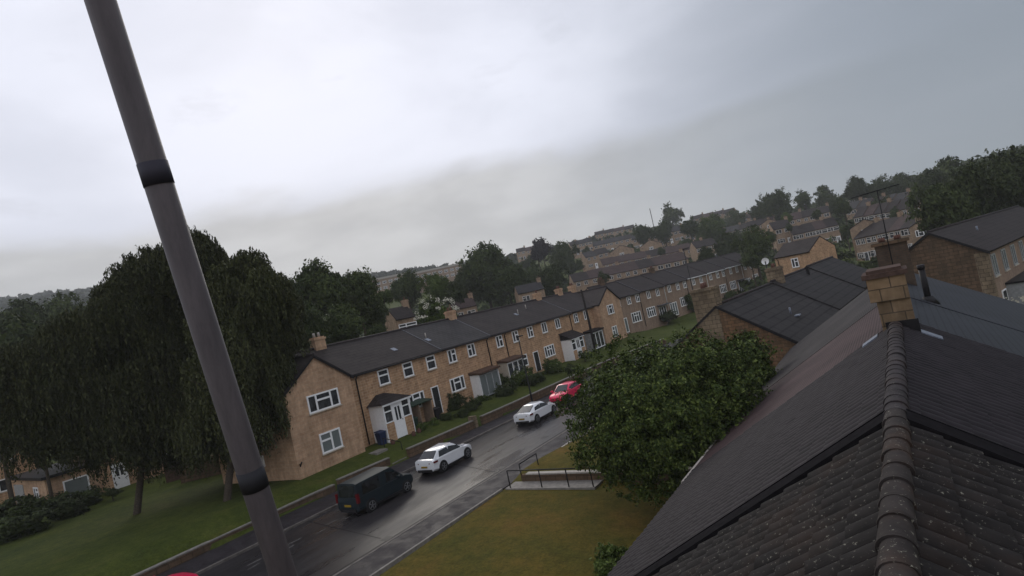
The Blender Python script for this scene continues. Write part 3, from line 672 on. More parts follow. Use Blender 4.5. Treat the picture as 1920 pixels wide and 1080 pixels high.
# flat roofed block on the wooded slope
for (pa, pb, d1, lab) in (((690, 527), (762, 508), 300, 'long flat-roofed block on the wooded slope, left of the round trees'), ((775, 513), (868, 504), 310, 'flat-roofed block half hidden behind the bright tree')):
    A, B = atd(*pa, d1), atd(*pb, d1); d = B-A; w = math.hypot(d.x, d.y); r = empty('apartment_block', (A.x, A.y, A.z-7), math.atan2(d.y, d.x), lab, 'building', 'flat roofed blocks')
    b = MB(); b.box(0, w, 0, 9, -6, 6.6); b.build('wall', M['pebble'], r); b = MB(); b.box(-.3, w+.3, -.4, 9.3, 6.61, 7.5); b.build('roof', M['paleconc'], r)
    for k in range(int(w/3)):
        for zz in (2.2, 4.9): window(r, 1.6+k*3, zz, 1.9, 1.3, 'three', sill=False)

# ---------------------------------------------------------------- left houses behind the willows
def left_house(loc, rz, w, label, door_at, win_at, garage=None):
    r = empty('house_behind_willow', loc, rz, label, 'house', 'houses behind the willows')
    b = MB(); gable_wall(b, 0, w, 0, 7, 5.0, 2.1, 1.5); b.build('wall', M['brick'], r)
    b = MB(); gable_roof(b, 0, w, 0, 7, 5.0, 2.1, .3, .15); b.build('roof', M['tile'], r)
    for x in win_at: window(r, x, 1.6, 1.5, 1.1, 'left'); window(r, x, 4.2, 1.2, 1.1, 'left')
    for x in door_at: door(r, x, .05, .95, 2.0, 'white')
    chimney(r, w*.5, 3.5, 6.8, 8.0, .9, .6, 'ashlar', 2)
    return r
C0 = onz(212, 922, -7.9)
la = rad(86)
l1 = left_house((C0.x, C0.y-.5, -7.85), la, 8.5, 'dim house with white door, behind the left willow trunk', [1.2], [4.2, 6.8])
# projecting single-storey bay in front of it
BX = onz(190, 930, -7.9); bb = empty('garage_block', (BX.x-.6, BX.y-3.2, -7.95), la, 'low stone annexe with grey garage door beside the hedge', 'annexe')
b = MB(); b.box(0, 3.6, 0, 5.5, -1, 2.55); b.box(.0, 3.6, 5.52, 9.5, -1, 2.5); b.build('wall', M['ashlar'], bb); b = MB(); b.box(-.25, 3.8, -.3, 9.7, 2.56, 2.78); b.build('roof', M['dark'], bb)
window(bb, 1.9, 1.35, 1.7, 1.35, 'one', gl='curtain'); window(bb, -.0, 1.45, 1.2, 1.0, 'left', 2.6, rz=rad(-90)); b = MB(); b.box(-.06, -.003, 6.0, 8.6, .0, 2.1); b.build('garage_door', M['greydoor'], bb)
P = onz(60, 900, -7.9)
left_house((-70, 12, -7.6), rad(80), 9, 'dark roofed house at the left edge behind the bushes', [2], [4, 7])
left_house((-45, 30.5, -7.6), la, 9, 'stone house hidden deep behind the two willows', [2], [4.2, 7])
b = MB(); b.box(0, 3.2, 0, .12, -.3, 1.75); r = empty('fence_panel', (onz(312, 905, -7.8).x, onz(312, 905, -7.8).y, -7.75), rad(60), 'dark side gate and fence between the willow trunks', 'fence'); b.build('panel', M['brownwood'], r)
b = MB(); b.box(0, 3.2, -.03, .15, 1.76, 1.84); b.build('top_rail', M['paleconc'], r)
b = MB(); b.box(0, 7, 0, .25, -.5, 1.5); r = tag(b.build('garden_wall', M['darkstone'], None, (onz(340, 907, -7.8).x, onz(340, 907, -7.8).y, -7.75), rad(35)), 'dim stone garden wall behind the right willow trunk', 'wall')

# ---------------------------------------------------------------- retaining walls along the far pavement
def gwall(ys, h, label, cop=True):
    r = empty('garden_wall', (float(wallx(ys[0])), ys[0], -8.4), 0, label, 'wall', 'low stone walls along the far pavement'); o = r.location
    b = MB(); c = MB()
    for a, e in zip(ys[:-1], ys[1:]):
        p = [(float(wallx(a))-.22-o.x, a-o.y), (float(wallx(a))-o.x, a-o.y), (float(wallx(e))-o.x, e-o.y), (float(wallx(e))-.22-o.x, e-o.y)]
        b.hexa([(*q, -.3) for q in p]+[(*q, h) for q in p])
        p = [(p[0][0]-.03, p[0][1]), (p[1][0]+.03, p[1][1]), (p[2][0]+.03, p[2][1]), (p[3][0]-.03, p[3][1])]
        c.hexa([(*q, h+.002) for q in p]+[(*q, h+.06) for q in p])
    b.build('wall', M['darkstone'], r)
    if cop: c.build('coping', M['concrete'], r)
gwall([6, 13, 21, 22.5], .33, 'low kerb wall along the willow lawn', True)
gwall([22.8, 26.6], .5, 'short stone garden wall beside the dark van')
gwall([28.2, 31, 34.6], .55, 'stone garden wall behind the nearer white car')
gwall([35.6, 38, 46, 55, 68], .6, 'long mossy garden wall behind the farther white car and red car')
b = MB(); b.box(-.6, 0, 0, .3, 0, .85); tag(b.build('gate_pier', M['chimgrey'], None, (float(wallx(34.8)), 34.75, -8.4)), 'stone gate pier at the end of the garden wall', 'pier')
# path and steps to house A
b = MB()
for i in range(4): b.box(-29.1-.35*i-.35, -29.1-.35*i, 26.75, 28.05, -8.7, -8.28+.14*i)
tag(b.build('garden_steps', M['concrete']), 'concrete garden steps beside the nearer white car', 'steps')
b = MB(); b.box(-32.7, -30.51, 26.9, 27.9, -8.3, -7.60); tag(b.build('garden_path', M['concrete']), 'concrete garden path to the hipped porch', kind='structure')
def rail(pts, h, label, cat='handrail', group=None):
    o = Vector(pts[0]); r = empty('handrail', o, 0, label, cat, group)
    b = MB(); b.tube([Vector(p)-o+Vector((0, 0, h)) for p in pts], .028, 8); b.build('top_bar', M['steel'], r)
    for p in pts: q = Vector(p)-o; b = MB(); b.tube([q-Vector((0, 0, .1)), q+Vector((0, 0, h))], .028, 8); b.build('post', M['steel'], r)
rail([(-29.6, 28.3, -8.1), (-31.2, 28.3, -7.75)], .75, 'thin black handrail by the garden steps')
rail([(x, 22.45, -8.37) for x in (-17.05, -15.3, -13.9, -12.7)], .82, 'black handrail along the near edge of the concrete path', group='handrails beside the concrete path')
rail([(-16.9, 23.3, -8.37), (-16.9, 24.9, -8.37)], .82, 'short black handrail at the pavement corner', group='handrails beside the concrete path')
b = MB(); b.box(-16.9, -8.6, 23.27, 23.47, -9, -8.06); w_ = empty('retaining_wall', (0, 0, 0), 0, 'dark brick retaining wall with pale coping beside the concrete path', 'wall'); b.build('wall', M['darkstone'], w_)
b = MB(); b.box(-16.6, -8.6, 23.24, 23.52, -8.055, -7.99); b.build('coping', M['paleconc'], w_)

# ---------------------------------------------------------------- the row we look along: our roof and its neighbours
XR, ZR, TS, HW = -.47, -2.5, .60, 5.85
def roof_pt(y, s, side, up=0.): return (XR+side*s, y, ZR-TS*s+up)
ca = 1/math.hypot(1, TS)
def ribbed(y0, y1, side, rib, course, hgt, stepz, nrib, smax, broken=True, s0=.0, y_edge=None):
    ny = int((y1-y0)/rib*nrib)+1; cl = course*ca; ncr = int(math.ceil(smax/cl)); rows = []
    for k in range(ncr):
        a, e = s0+k*cl, min(s0+(k+1)*cl, smax); rows += [(a, 0, k), (e, 1, k)]
    Y = np.linspace(y0, y1, ny); V = []
    jit = RNG.normal(0, .0035, (ncr+1, int((y1-y0)/rib)+3))
    for (s, t, k) in rows:
        ph = (Y-y0)/rib
        prof = np.abs(np.sin(np.pi*ph))**.6*hgt
        tid = np.floor(ph/2).astype(int)
        z = ZR-TS*s+prof+stepz*t+jit[k, tid]
        V.append(np.stack([np.full(ny, XR+side*s), Y, z], 1))
    V = np.concatenate(V); q = []
    for r_ in range(len(rows)-1):
        for i in range(ny-1):
            a = r_*ny+i; f = (a, a+ny, a+ny+1, a+1); q.append(f if side < 0 else f[::-1])
    return V.tolist(), q
def meshobj(name, V, q, mat, parent, smooth=True):
    me = bpy.data.meshes.new(name); me.from_pydata(V, [], q); me.materials.append(mat); me.polygons.foreach_set('use_smooth', [smooth]*len(q)); me.update()
    return link(name, me, parent)
def roof_house(y0, y1, label):
    r = empty('roof_house', (0, 0, 0), 0, label, 'house', 'slate and tile roofed houses of our row'); b = MB()
    b.prism([(XR-HW+.35, -10.2), (XR+HW-.35, -10.2), (XR+HW-.35, ZR-TS*(HW-.35)-.16), (XR, ZR-.16), (XR-HW+.35, ZR-TS*(HW-.35)-.16)], 1, y0+.003, y1-.003)
    b.build('wall', M['darkstone'], r); return r
h1 = roof_house(-6, 9, 'nearest roof with mossy ribbed tiles under the camera')
V, q = ribbed(-1, 9, -1, .285, .40, .085, .036, 12, HW, s0=.1); meshobj('roof_slope', V, q, M['moss'], h1, False)
V, q = ribbed(-1, 9, 1, .285, .40, .085, .036, 12, HW, s0=.1); meshobj('roof_slope', V, q, M['moss'], h1, False)
h2 = roof_house(9, 17, 'second roof along our row, fine dark ribs, before the near chimney')
V, q = ribbed(9.02, 17.25, -1, .235, .30, .065, .012, 12, HW); me = meshobj('roof_slope', V, q, M['ribdark'], h2, False)
V, q = ribbed(9.02, 18.4, 1, .235, .30, .065, .012, 12, HW); meshobj('roof_slope', V, q, M['ribdark'], h2, False)
# dark valley strip between the two roofs
for side in (-1, 1):
    b = MB(); s0, s1 = .12, HW+.05; e = .09
    P = [(XR+side*s0, 8.66, ZR-TS*s0+.05), (XR+side*s0, 9.06, ZR-TS*s0+.05), (XR+side*s1, 9.06, ZR-TS*s1+.05), (XR+side*s1, 8.66, ZR-TS*s1+.05)]
    b.hexa(P+[(x, y, z+e) for x, y, z in P]); b.build('party_strip', M['matt'], h1)
    b = MB(); P = [(XR+side*s0, 9.062, ZR-TS*s0+.03), (XR+side*s0, 9.085, ZR-TS*s0+.03), (XR+side*s1, 9.085, ZR-TS*s1+.03), (XR+side*s1, 9.062, ZR-TS*s1+.03)]
    b.hexa(P+[(x, y, z+.125) for x, y, z in P]); b.build('lead_edge', M['matt'], h1)
def half_round(y0, y1, pitch, r, mat, parent, lift=.0, ov=.012, rough=True):
    n = max(1, int(round((y1-y0)/pitch))); b = MB(); p = (y1-y0)/n
    for k in range(n):
        a = y0+k*p; e = a+p*1.04; dz = random.uniform(-.008, .008) if rough else 0; dx = random.uniform(-.01, .01) if rough else 0
        rings = []
        for j, (yy, rr) in enumerate(((a, r+ov), (a+.02, r+ov+.004), (a+p*.15, r+ov*.8), (e, r-.006))):
            rings.append(b.add([(XR+dx+math.cos(t)*rr*1.04, yy, ZR-.05+lift+dz+math.sin(t)*rr*.88) for t in [math.pi*(-.12+1.24*i/14) for i in range(15)]]))
        for u, v in zip(rings[:-1], rings[1:]):
            for i in range(14): b.face([u+i, u+i+1, v+i+1, v+i][::-1], True)
        n0 = rings[0]; c = b.add([(XR+dx, a, ZR-.05+lift+dz)])
        for i in range(14): b.face([c, n0+i+1, n0+i])
    return b.build('ridge_tiles', mat, parent)
half_round(-1, 9.0, .42, .128, M['ridgemoss'], h1, .06, .012)
half_round(9.0, 16.95, .34, .14, M['ridge'], h2, .05, .006)
h3 = roof_house(17, 24.3, 'third roof, mauve left slope and smooth slate right slope')
def plane_roof(ya, yb, side, mat, parent, up=.03, stepped=None, name='roof_slope', yb2=None):
    """flat tiled slope; stepped = list of (s, y) giving a staggered near edge"""
    b = MB(); c = 1/ca
    if stepped is None: stepped = [(0, ya), (HW, ya)]
    for (s0, y0), (s1, _) in zip(stepped[:-1], stepped[1:]):
        P = [roof_pt(y0, s1, side, up), roof_pt(yb, s1, side, up), roof_pt(yb, s0, side, up), roof_pt(y0, s0, side, up)]
        uv = [(y0, -s1*c), (yb, -s1*c), (yb, -s0*c), (y0, -s0*c)]
        n = b.add(P+[(x, y, z-.05) for x, y, z in P]); fr = [n, n+1, n+2, n+3]
        if side < 0: fr = [n+3, n+2, n+1, n]; uv = uv[::-1]
        b.face(fr, uv=uv); b.face([n, n+4, n+5, n+1]); b.face([n+3, n+7, n+4, n])
    return b.build(name, M[mat], parent)
stp = [(0, 17.45), (.7, 17.4), (1.25, 17.25), (1.85, 17.1), (2.5, 16.95), (3.1, 16.8), (3.75, 16.65), (4.4, 16.5), (5.1, 16.35), (HW+.02, 16.2)]
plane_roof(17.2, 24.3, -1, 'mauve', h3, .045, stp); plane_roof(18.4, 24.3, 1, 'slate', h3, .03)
for side in (-1,):
    b = MB(); a = roof_pt(16.4, HW+.06, side, .0); e = roof_pt(25.9, HW+.06, side, .0); b.tube([a, e], .07, 8); b.build('gutter', M['paleconc'], h3)
h4 = roof_house(24.3, 37.2, 'fourth roof of our row, weathered grey left slope')
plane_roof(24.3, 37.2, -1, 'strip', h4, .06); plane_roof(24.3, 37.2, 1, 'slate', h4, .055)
half_round(18.2, 24.3, .34, .13, M['redclay'], h3, .07, .01); half_round(24.3, 37.2, .34, .13, M['redclay'], h4, .07, .01)
# soil pipe on the slate slope
b = MB(); p = roof_pt(25, .9, 1); b.tube([p, (p[0], p[1], p[2]+1.2)], .10, 12); b.tube([(p[0], p[1], p[2]+1.18), (p[0], p[1], p[2]+1.33)], .12, 12); b.tube([(p[0], p[1], p[2]-.1), (p[0], p[1], p[2]+.22)], [.32, .15], 12)
b.build('vent_pipe', M['dark'], h4)
# near stone chimney
ch = empty('roof_chimney', (XR, 17.55, ZR), 0, 'near square chimney of honey stone blocks astride the ridge', 'chimney')
b = MB(); b.box(-.28, .42, -.5, .4, -.9, .62); b.box(-.40, .42, -.58, .48, .622, 1.2); b.build('stack', M['chimstone'], ch)
b = MB(); b.box(-.47, .49, -.64, .54, 1.202, 1.32); b.box(-.36, .38, -.54, .44, 1.322, 1.40); b.build('cap', M['capstone'], ch)
b = MB(); b.box(-.20, .48, -.53, -.502, -.5, .10); b.build('apron', M['dark'], ch)
for sx, lb in ((-1, 0), (1, 0)):
    x0, x1 = (-.78, -.42) if sx < 0 else (.48, .86)
    z0, z1 = -TS*abs(x0)+.06, -TS*abs(x1)+.06
    b = MB(); P = [(x0, -.75, z0), (x1, -.75, z1), (x1, -.35, z1), (x0, -.35, z0)]; b.hexa(P+[(x, y, z+.03) for x, y, z in P]); b.build('lead_soaker', M['lead'], ch)
c2 = empty('roof_chimney', (XR+.1, 30.2, ZR), 0, 'reddish chimney farther along the ridge behind the stone one', 'chimney')
b = MB(); b.box(-.55, .62, -.5, .5, -1, 1.55); b.build('stack', M['redbrown'], c2); b = MB(); b.box(-.66, .72, -.6, .6, 1.552, 1.68); b.build('cap', M['darkstone'], c2)
for x in (-.25, .32): b = MB(); b.tube([(x, 0, 1.68), (x, 0, 1.86)], .13, 10); b.build('pot', M['redclay'], c2)
ae = empty('tv_aerial', (XR+.2, 18.2, ZR+1.0), 0, 'thin television aerial on a pole above the stone chimney', 'aerial')
b = MB(); b.tube([(0, 0, -.5), (.03, 0, 1.3), (.05, 0, 2.35)], .014, 6); b.build('pole', M['steel'], ae)
b = MB(); b.tube([(-.55, 0, 2.3), (.55, 0, 2.36)], .012, 6)
for k in range(9): b.tube([(-.5+k*.12, -.16, 2.31), (-.5+k*.12, .16, 2.31)], .006, 5)
b.build('antenna', M['steel'], ae)

# ---------------------------------------------------------------- house row beyond our roofs (grey roof, stone gable)
GA = Vector((-10.2, 38.2, -2.85)); GB = Vector((-6.6, 77, -2.35)); gd = (GB-GA); gl = math.hypot(gd.x, gd.y); gdir = Vector((gd.x, gd.y, 0)).normalized(); gout = Vector((gdir.y, -gdir.x, 0)); ga = math.atan2(gd.y, gd.x)
gn = 3; gw = gl/gn
for k in range(gn):
    P = GA+gdir*gw*k+gout*4.1; zr = GA.z+.12*k; hh = 5.0; rh = 2.75
    r = empty('grey_roof_house', (P.x, P.y, zr-rh-hh-.13), ga, ['stone gable house with big chimney beyond our roofs', 'second grey roofed house behind the stone gable', 'third grey roofed house behind the stone gable', 'fourth grey roofed house behind the stone gable', 'farthest roof of the grey row, mauve tiled'][k], 'house', 'grey roofed row beyond our roofs')
    b = MB(); gable_wall(b, 0, gw-.01, 0, 8.2, hh, rh, 3); b.build('wall', M['darkstone'] if k else stone('brown gable stone', (.21, .125, .07), (.14, .09, .055), (.08, .06, .04), .4, .2, .6), r)
    b = MB(); gable_roof(b, 0 if k else -.06, gw-.01, 0, 8.2, hh, rh, .3, .0); b.build('roof', M['tilegrey'] if False else (tiles('grey row tiles', (.022, .020, .020), (.031, .028, .027), .62, 1.6, .06, ms=.06) if k == 0 else M['mauve'] if k == 9 else bpy.data.materials['grey row tiles']), r)
    ridge_caps(r, (0, 4.1, hh+rh+.16), (gw-.01, 4.1, hh+rh+.16), .11)
    if k == 0:
        chimney(r, .45, 4.75, 3.0, hh+rh+1.35, .95, 1.5, 'chimgrey', 3); b = MB(); b.box(-.06, -.0, -.2, 4.0, hh+rh*.0-.0, hh+.05)
        b = MB(); b.tube([(gw*.40, 1.2, 6.1), (gw*.40, 1.2, 6.55)], .06, 8); b.box(gw*.40+.3, gw*.40+.9, .8, 1.1, 5.85, 5.93); b.build('roof_vent', M['lead'], r)
        b = MB()
        e = hh-.3*rh/4.1
        b.hexa([(-.10, -.3, e-.06), (-.07, -.3, e-.06), (-.07, 4.1, hh+rh-.02), (-.10, 4.1, hh+rh-.02), (-.10, -.3, e+.12), (-.07, -.3, e+.12), (-.07, 4.1, hh+rh+.14), (-.10, 4.1, hh+rh+.14)]); b.build('bargeboard', M['dark'], r)
    if k == 1: chimney(r, 1.6, 4.1, hh+rh-.3, hh+rh+1.2, 1.0, 1.1, 'chimgrey', 2); chimney(r, gw*.75, 3.4, hh+rh-.5, hh+rh+.45, .25, .25, 'dark', 0, name='vent_pipe')
dP = GA+gdir*gw*1.15; di = empty('satellite_dish', (dP.x-.6, dP.y, GA.z+1.5), ga, 'small white satellite dish on a pole above the grey ridge', 'satellite dish')
b = MB()
for k in range(12):
    a0, a1 = 2*math.pi*k/12, 2*math.pi*(k+1)/12
    for (r0, y0), (r1, y1) in (((.0, .12), (.18, .07)), ((.18, .07), (.3, -.0))):
        n = b.add([(math.cos(a0)*r0, y0, math.sin(a0)*r0+.3), (math.cos(a1)*r0, y0, math.sin(a1)*r0+.3), (math.cos(a1)*r1, y1, math.sin(a1)*r1+.3), (math.cos(a0)*r1, y1, math.sin(a0)*r1+.3)]); b.face([n, n+1, n+2, n+3])
o = b.build('dish', M['white'], di, (0, 0, 0), rad(-75)); b = MB(); b.tube([(0, 0, -2.2), (0, .0, .3)], .04, 6); b.build('pole', M['steel'], di)

# ---------------------------------------------------------------- dark stone house at the right edge
CR = atd(1846, 471, 50); u = rad(90-17)
r = empty('right_stone_house', (CR.x, CR.y, CR.z-5.2), u, 'dark stone house at right with gable and pale window bays', 'house')
b = MB(); gable_wall(b, 0, 30, 0, 5.6, 5.2, 1.8, 4); b.build('wall', M['darkstone'], r)
b = MB(); b.box(.02, 25.9, -.03, -.003, -1, 5.1); b.build('front_render', M['pebble'], r)
b = MB(); b.box(-.03, .5, -.06, .6, -4, 5.15); b.build('quoin', M['chimgrey'], r)
b = MB(); gable_roof(b, 0, 30, 0, 5.6, 5.2, 1.8, .3, .12); b.build('roof', M['tile'], r); ridge_caps(r, (0, 2.8, 7.16), (30, 2.8, 7.16), .1)
b = MB(); e = 5.2-.3*1.8/2.8
for s in (0, 1):
    y0, y1 = (-.3, 2.8) if s == 0 else (5.9, 2.8)
    b.hexa([(-.16, y0, e-.05), (-.125, y0, e-.05), (-.125, y1, 7.0), (-.16, y1, 7.0), (-.16, y0, e+.12), (-.125, y0, e+.12), (-.125, y1, 7.16), (-.16, y1, 7.16)])
b.build('bargeboard', M['dark'], r)
for k in range(8): window(r, 1.5+k*3, 4.1, 1.2, 1.5, 'two', -.03, 'curtain', fr='greydoor')
for k in range(4): window(r, 6+k*5, 1.5, 1.8, 1.4, 'three', -.03, fr='greydoor')
b = MB(); b.box(3.0, 12, -1.6, -.04, 2.5, 2.62); b.build('canopy', M['dark'], r); b = MB(); b.box(3.1, 3.2, -1.5, -.04, -1, 2.49); b.build('porch', M['greydoor'], r); door(r, 2.2, .1, 1.0, 2.1, 'darkdoor', -.03)
roof_b = MB(); roof_b.tube([(7, 1.6, 6.2), (7, 1.6, 6.7)], .06, 8); roof_b.build('vent_pipe', M['lead'], r)
P = atd(1862, 572, 40)
bm = MB()
for k in range(60):
    a = random.uniform(-1.3, 1.3); bq = random.uniform(-.5, .5); c_ = random.uniform(-.15, .2); s_ = random.uniform(.05, .12); n = bm.add([(a, bq, c_), (a+s_, bq+.03, c_), (a+s_, bq, c_+s_), (a, bq-.03, c_+s_)]); bm.face([n, n+1, n+2, n+3])
fl = tag(bm.build('flowering_shrub', M['flower'], None, (P.x, P.y, P.z)), 'cream flowering climber at the foot of the right stone house', 'shrub')

# ---------------------------------------------------------------- vegetation
def quads_mesh(name, cen, size, mat, normals=None, up=.0, aspect=1.5):
    """one leaf-shaped quad per centre, vectorised"""
    n = len(cen); d = RNG.normal(size=(n, 3))
    if normals is not None: d = d*.75+normals*1.1
    d /= np.linalg.norm(d, axis=1)[:, None]
    a = np.cross(d, RNG.normal(size=(n, 3))); a /= np.linalg.norm(a, axis=1)[:, None]
    if up: a = a*(1-up)+np.array([0, 0, -1.])*up; a -= d*(a*d).sum(1)[:, None]; a /= np.linalg.norm(a, axis=1)[:, None]
    b = np.cross(d, a); s = (size*RNG.uniform(.6, 1.35, n))[:, None]
    V = np.stack([cen-a*s*aspect, cen+b*s*.62, cen+a*s*aspect, cen-b*s*.62], 1).reshape(-1, 3)
    me = bpy.data.meshes.new(name); me.vertices.add(4*n); me.vertices.foreach_set('co', V.ravel())
    me.loops.add(4*n); me.loops.foreach_set('vertex_index', np.arange(4*n)); me.polygons.add(n)
    me.polygons.foreach_set('loop_start', np.arange(0, 4*n, 4)); me.polygons.foreach_set('loop_total', np.full(n, 4)); me.materials.append(mat); me.update(calc_edges=True); return me
def crown_pts(nl, ncl, spread=.17, squash=.85, seed=0, low=.0, lobes=9, shell=.55):
    """leaf positions in a unit crown: lobes -> clumps -> leaves"""
    rg = np.random.default_rng(seed)
    lc = rg.normal(size=(lobes, 3)); lc /= np.linalg.norm(lc, axis=1)[:, None]; lc *= rg.uniform(.3, .62, lobes)[:, None]; lr = rg.uniform(.32, .52, lobes)
    lc = np.vstack([lc, [0, 0, 0]]); lr = np.append(lr, .62)
    li = rg.integers(0, lobes+1, ncl); d = rg.normal(size=(ncl, 3)); d /= np.linalg.norm(d, axis=1)[:, None]
    cc = lc[li]+d*(lr[li]*rg.uniform(shell, 1.05, ncl))[:, None]
    k = rg.integers(0, ncl, nl); p = cc[k]+rg.normal(size=(nl, 3))*spread*rg.uniform(.3, 1, ncl)[k][:, None]
    p[:, 2] *= squash; nr = p/np.maximum(np.linalg.norm(p, axis=1), .05)[:, None]
    if low: m = p[:, 2] > -low; p, nr = p[m], nr[m]
    return p, nr
TM = {}
def crown_mesh(kind, v):
    key = (kind, v)
    if key not in TM:
        nl, ncl, sz, mat, sp, sq = {'far': (4500, 200, .058, 'leaf', .10, .85), 'mid': (14000, 420, .034, 'leaf', .09, .9), 'midb': (12000, 360, .034, 'leafbright', .09, .85), 'purple': (5000, 180, .055, 'leafpurple', .09, .9),
            'farb': (4500, 200, .058, 'leafbright', .10, .85), 'bush': (5000, 120, .048, 'leaf', .11, .8), 'bushb': (5000, 120, .048, 'leafbright', .11, .8)}[kind]
        p, nr = crown_pts(nl, ncl, sp, sq, seed=hash_(kind)+v); TM[key] = quads_mesh('crown', p, sz, M[mat], nr)
    return TM[key]
def hash_(s): return sum(ord(c)*(i+3) for i, c in enumerate(s)) % 1000
def trunk_mesh(h, r, lean=(0, 0), limbs=4, seed=0, lmax=1.0):
    rg = random.Random(seed); b = MB(); b.tube([(0, 0, -.5), (0, 0, 0), (lean[0]*.4, lean[1]*.4, h*.5), (lean[0], lean[1], h)], [r*1.5, r*1.15, r*.85, r*.5], 9)
    for k in range(limbs):
        a = rg.uniform(0, 6.28); z = h*rg.uniform(.55, .95); l = min(h*.5, lmax)*rg.uniform(.6, 1); f = z/h
        b.tube([(lean[0]*f, lean[1]*f, z), (lean[0]*f+math.cos(a)*l*.5, lean[1]*f+math.sin(a)*l*.5, z+l*.45), (lean[0]*f+math.cos(a)*l*.8, lean[1]*f+math.sin(a)*l*.8, z+l*.95)], [r*.5, r*.3, r*.08], 6)
    return b
def tree(px, py, d, rpx, label, kind='far', v=None, sq=1.0, name='tree', group='trees on the hillside', cat='tree', zr=None, tall=1.0):
    P = atd(px, py, d); R = rpx/1120*d; g_ = hz(P.x, P.y)
    r = empty(name, (P.x, P.y, min(g_, P.z-R*.6)), random.uniform(0, 6), label, cat, group)
    c = link('crown', crown_mesh(kind, random.randrange(4) if v is None else v), r, (0, 0, P.z-.22*R*tall-r.location.z)); c.scale = (R*sq, R*sq, R*tall*1.22)
    h = max(.5, P.z-r.location.z)
    trunk_mesh(h, max(.12, R*.05), limbs=4, seed=px, lmax=R*.55).build('trunk', M['bark'], r)
    return r
T = tree
T(905, 500, 130, 58, 'very large dark tree on the skyline right of centre', 'mid', 0); T(880, 530, 128, 42, 'dark tree leaning left of the very large skyline tree', 'mid', 1); T(950, 525, 128, 54, 'dark tree between the very large tree and the copper tree', 'mid', 2)
T(1015, 465, 230, 27, 'copper purple round tree on the skyline', 'purple', 0); T(1058, 478, 205, 32, 'green tree right of the copper tree', 'mid', 3)
T(1035, 520, 135, 38, 'dark tree above the chimneys of the terrace', 'mid', 1); T(1000, 510, 160, 26, 'small dark tree left of the chimneys', 'far')
T(762, 540, 115, 40, 'dark round tree below the flat roofed block', 'mid', 2); T(815, 532, 105, 36, 'bright green round tree below the flat roofed block', 'midb', 1); T(848, 548, 100, 26, 'small green tree right of the bright tree', 'far')
T(718, 555, 92, 20, 'pale yellowish shrub tree beside the dark trees', 'farb'); T(700, 590, 74, 34, 'green tree over the roof, left of the small house', 'mid', 3)
T(608, 535, 66, 62, 'tall dark conifer-like tree behind the near gable', 'mid', 0, tall=1.0); T(668, 545, 72, 55, 'tall dark tree right of the conifer-like tree', 'mid', 1); T(555, 560, 68, 52, 'dark tree between willow and conifer-like tree', 'mid', 2)
T(640, 610, 58, 50, 'broad dark tree directly behind the terrace roof', 'mid', 3); T(570, 610, 56, 48, 'broad dark tree behind the near chimney', 'mid', 0); T(705, 625, 55, 26, 'dark shrubby tree at the roof ridge', 'mid', 1)
T(500, 610, 60, 46, 'dark tree seen through the willow edge', 'mid', 2)
T(1205, 437, 255, 24, 'left one of two round trees above the gabled cottages', 'mid', 1); T(1244, 434, 255, 24, 'right one of two round trees above the gabled cottages', 'mid', 2); T(1258, 403, 360, 24, 'domed tree on the skyline above the cottages', 'far', 0)
T(1330, 422, 235, 30, 'bright olive round tree on the hill', 'midb', 2); T(1292, 425, 240, 20, 'dark tree left of the olive tree', 'far'); T(1322, 478, 135, 20, 'dark round bush tree above the grey terrace', 'mid', 0); T(1362, 458, 165, 26, 'dark tree left of the tall dark tree', 'far', 1)
T(1412, 455, 118, 36, 'tall dark tree above the end of the grey terrace', 'mid', 3); T(1380, 405, 330, 18, 'small dark skyline tree', 'far', 2)
T(1455, 386, 250, 38, 'broad hazy tree on the skyline', 'mid', 1); T(1420, 395, 260, 22, 'tree left of the broad hazy tree', 'far', 3); T(1507, 372, 270, 18, 'small skyline tree right of the broad hazy tree', 'far'); T(1548, 364, 280, 20, 'second small skyline tree', 'far', 1)
T(1602, 352, 240, 24, 'tall rounded hazy skyline tree', 'mid', 0); T(1650, 356, 240, 26, 'broad hazy skyline tree right of the tall one', 'mid', 2); T(1693, 350, 235, 26, 'hazy skyline tree left of the dark group', 'mid', 3); T(1580, 385, 180, 18, 'dark tree among the hazy rows', 'far'); T(1650, 385, 190, 20, 'green hazy tree under the skyline', 'far', 2)
T(1765, 395, 82, 50, 'dense dark evergreen at right, left one', 'mid', 1, tall=1.25); T(1812, 365, 88, 48, 'dense dark evergreen at right, middle one', 'mid', 2, tall=1.2); T(1740, 350, 170, 34, 'hazy dark tree behind the evergreens', 'mid', 0); T(1865, 345, 95, 50, 'dark tree at the right skyline edge', 'mid', 3); T(1915, 330, 100, 55, 'rightmost dark tree on the skyline', 'mid', 0); T(1790, 325, 180, 34, 'misty tree above the evergreens', 'far', 1)
T(1475, 405, 200, 12, 'little tree beside the small gabled house', 'farb'); T(1405, 480, 112, 22, 'dark shrub tree under the tall dark tree', 'far')
for i, (a, b_, d_, q_) in enumerate([(1045, 500, 190, 14), (1085, 497, 215, 12), (1130, 520, 140, 14), (1240, 470, 200, 9), (1288, 455, 230, 12), (1160, 450, 330, 9), (1100, 470, 260, 10), (990, 490, 240, 16), (1380, 440, 230, 12), (1555, 385, 240, 12), (1530, 400, 200, 9), (1445, 440, 170, 12), (1585, 430, 150, 10), (1680, 400, 160, 14), (1480, 425, 175, 8)]):
    T(a, b_, d_, q_, ['small garden tree %s' % s for s in ('below the copper tree', 'at the left end of the second row', 'in front of the long stone row', 'right of the gabled cottages', 'at the right end of the second row', 'beside the skyline houses', 'left of the hillside roofs', 'in the dark gap left of the chimneys', 'right of the olive tree', 'under the second small skyline tree', 'behind the bright terrace', 'left of the bright terrace', 'right of the bright terrace', 'left of the dark evergreens', 'over the bright terrace roof')][i], 'far')
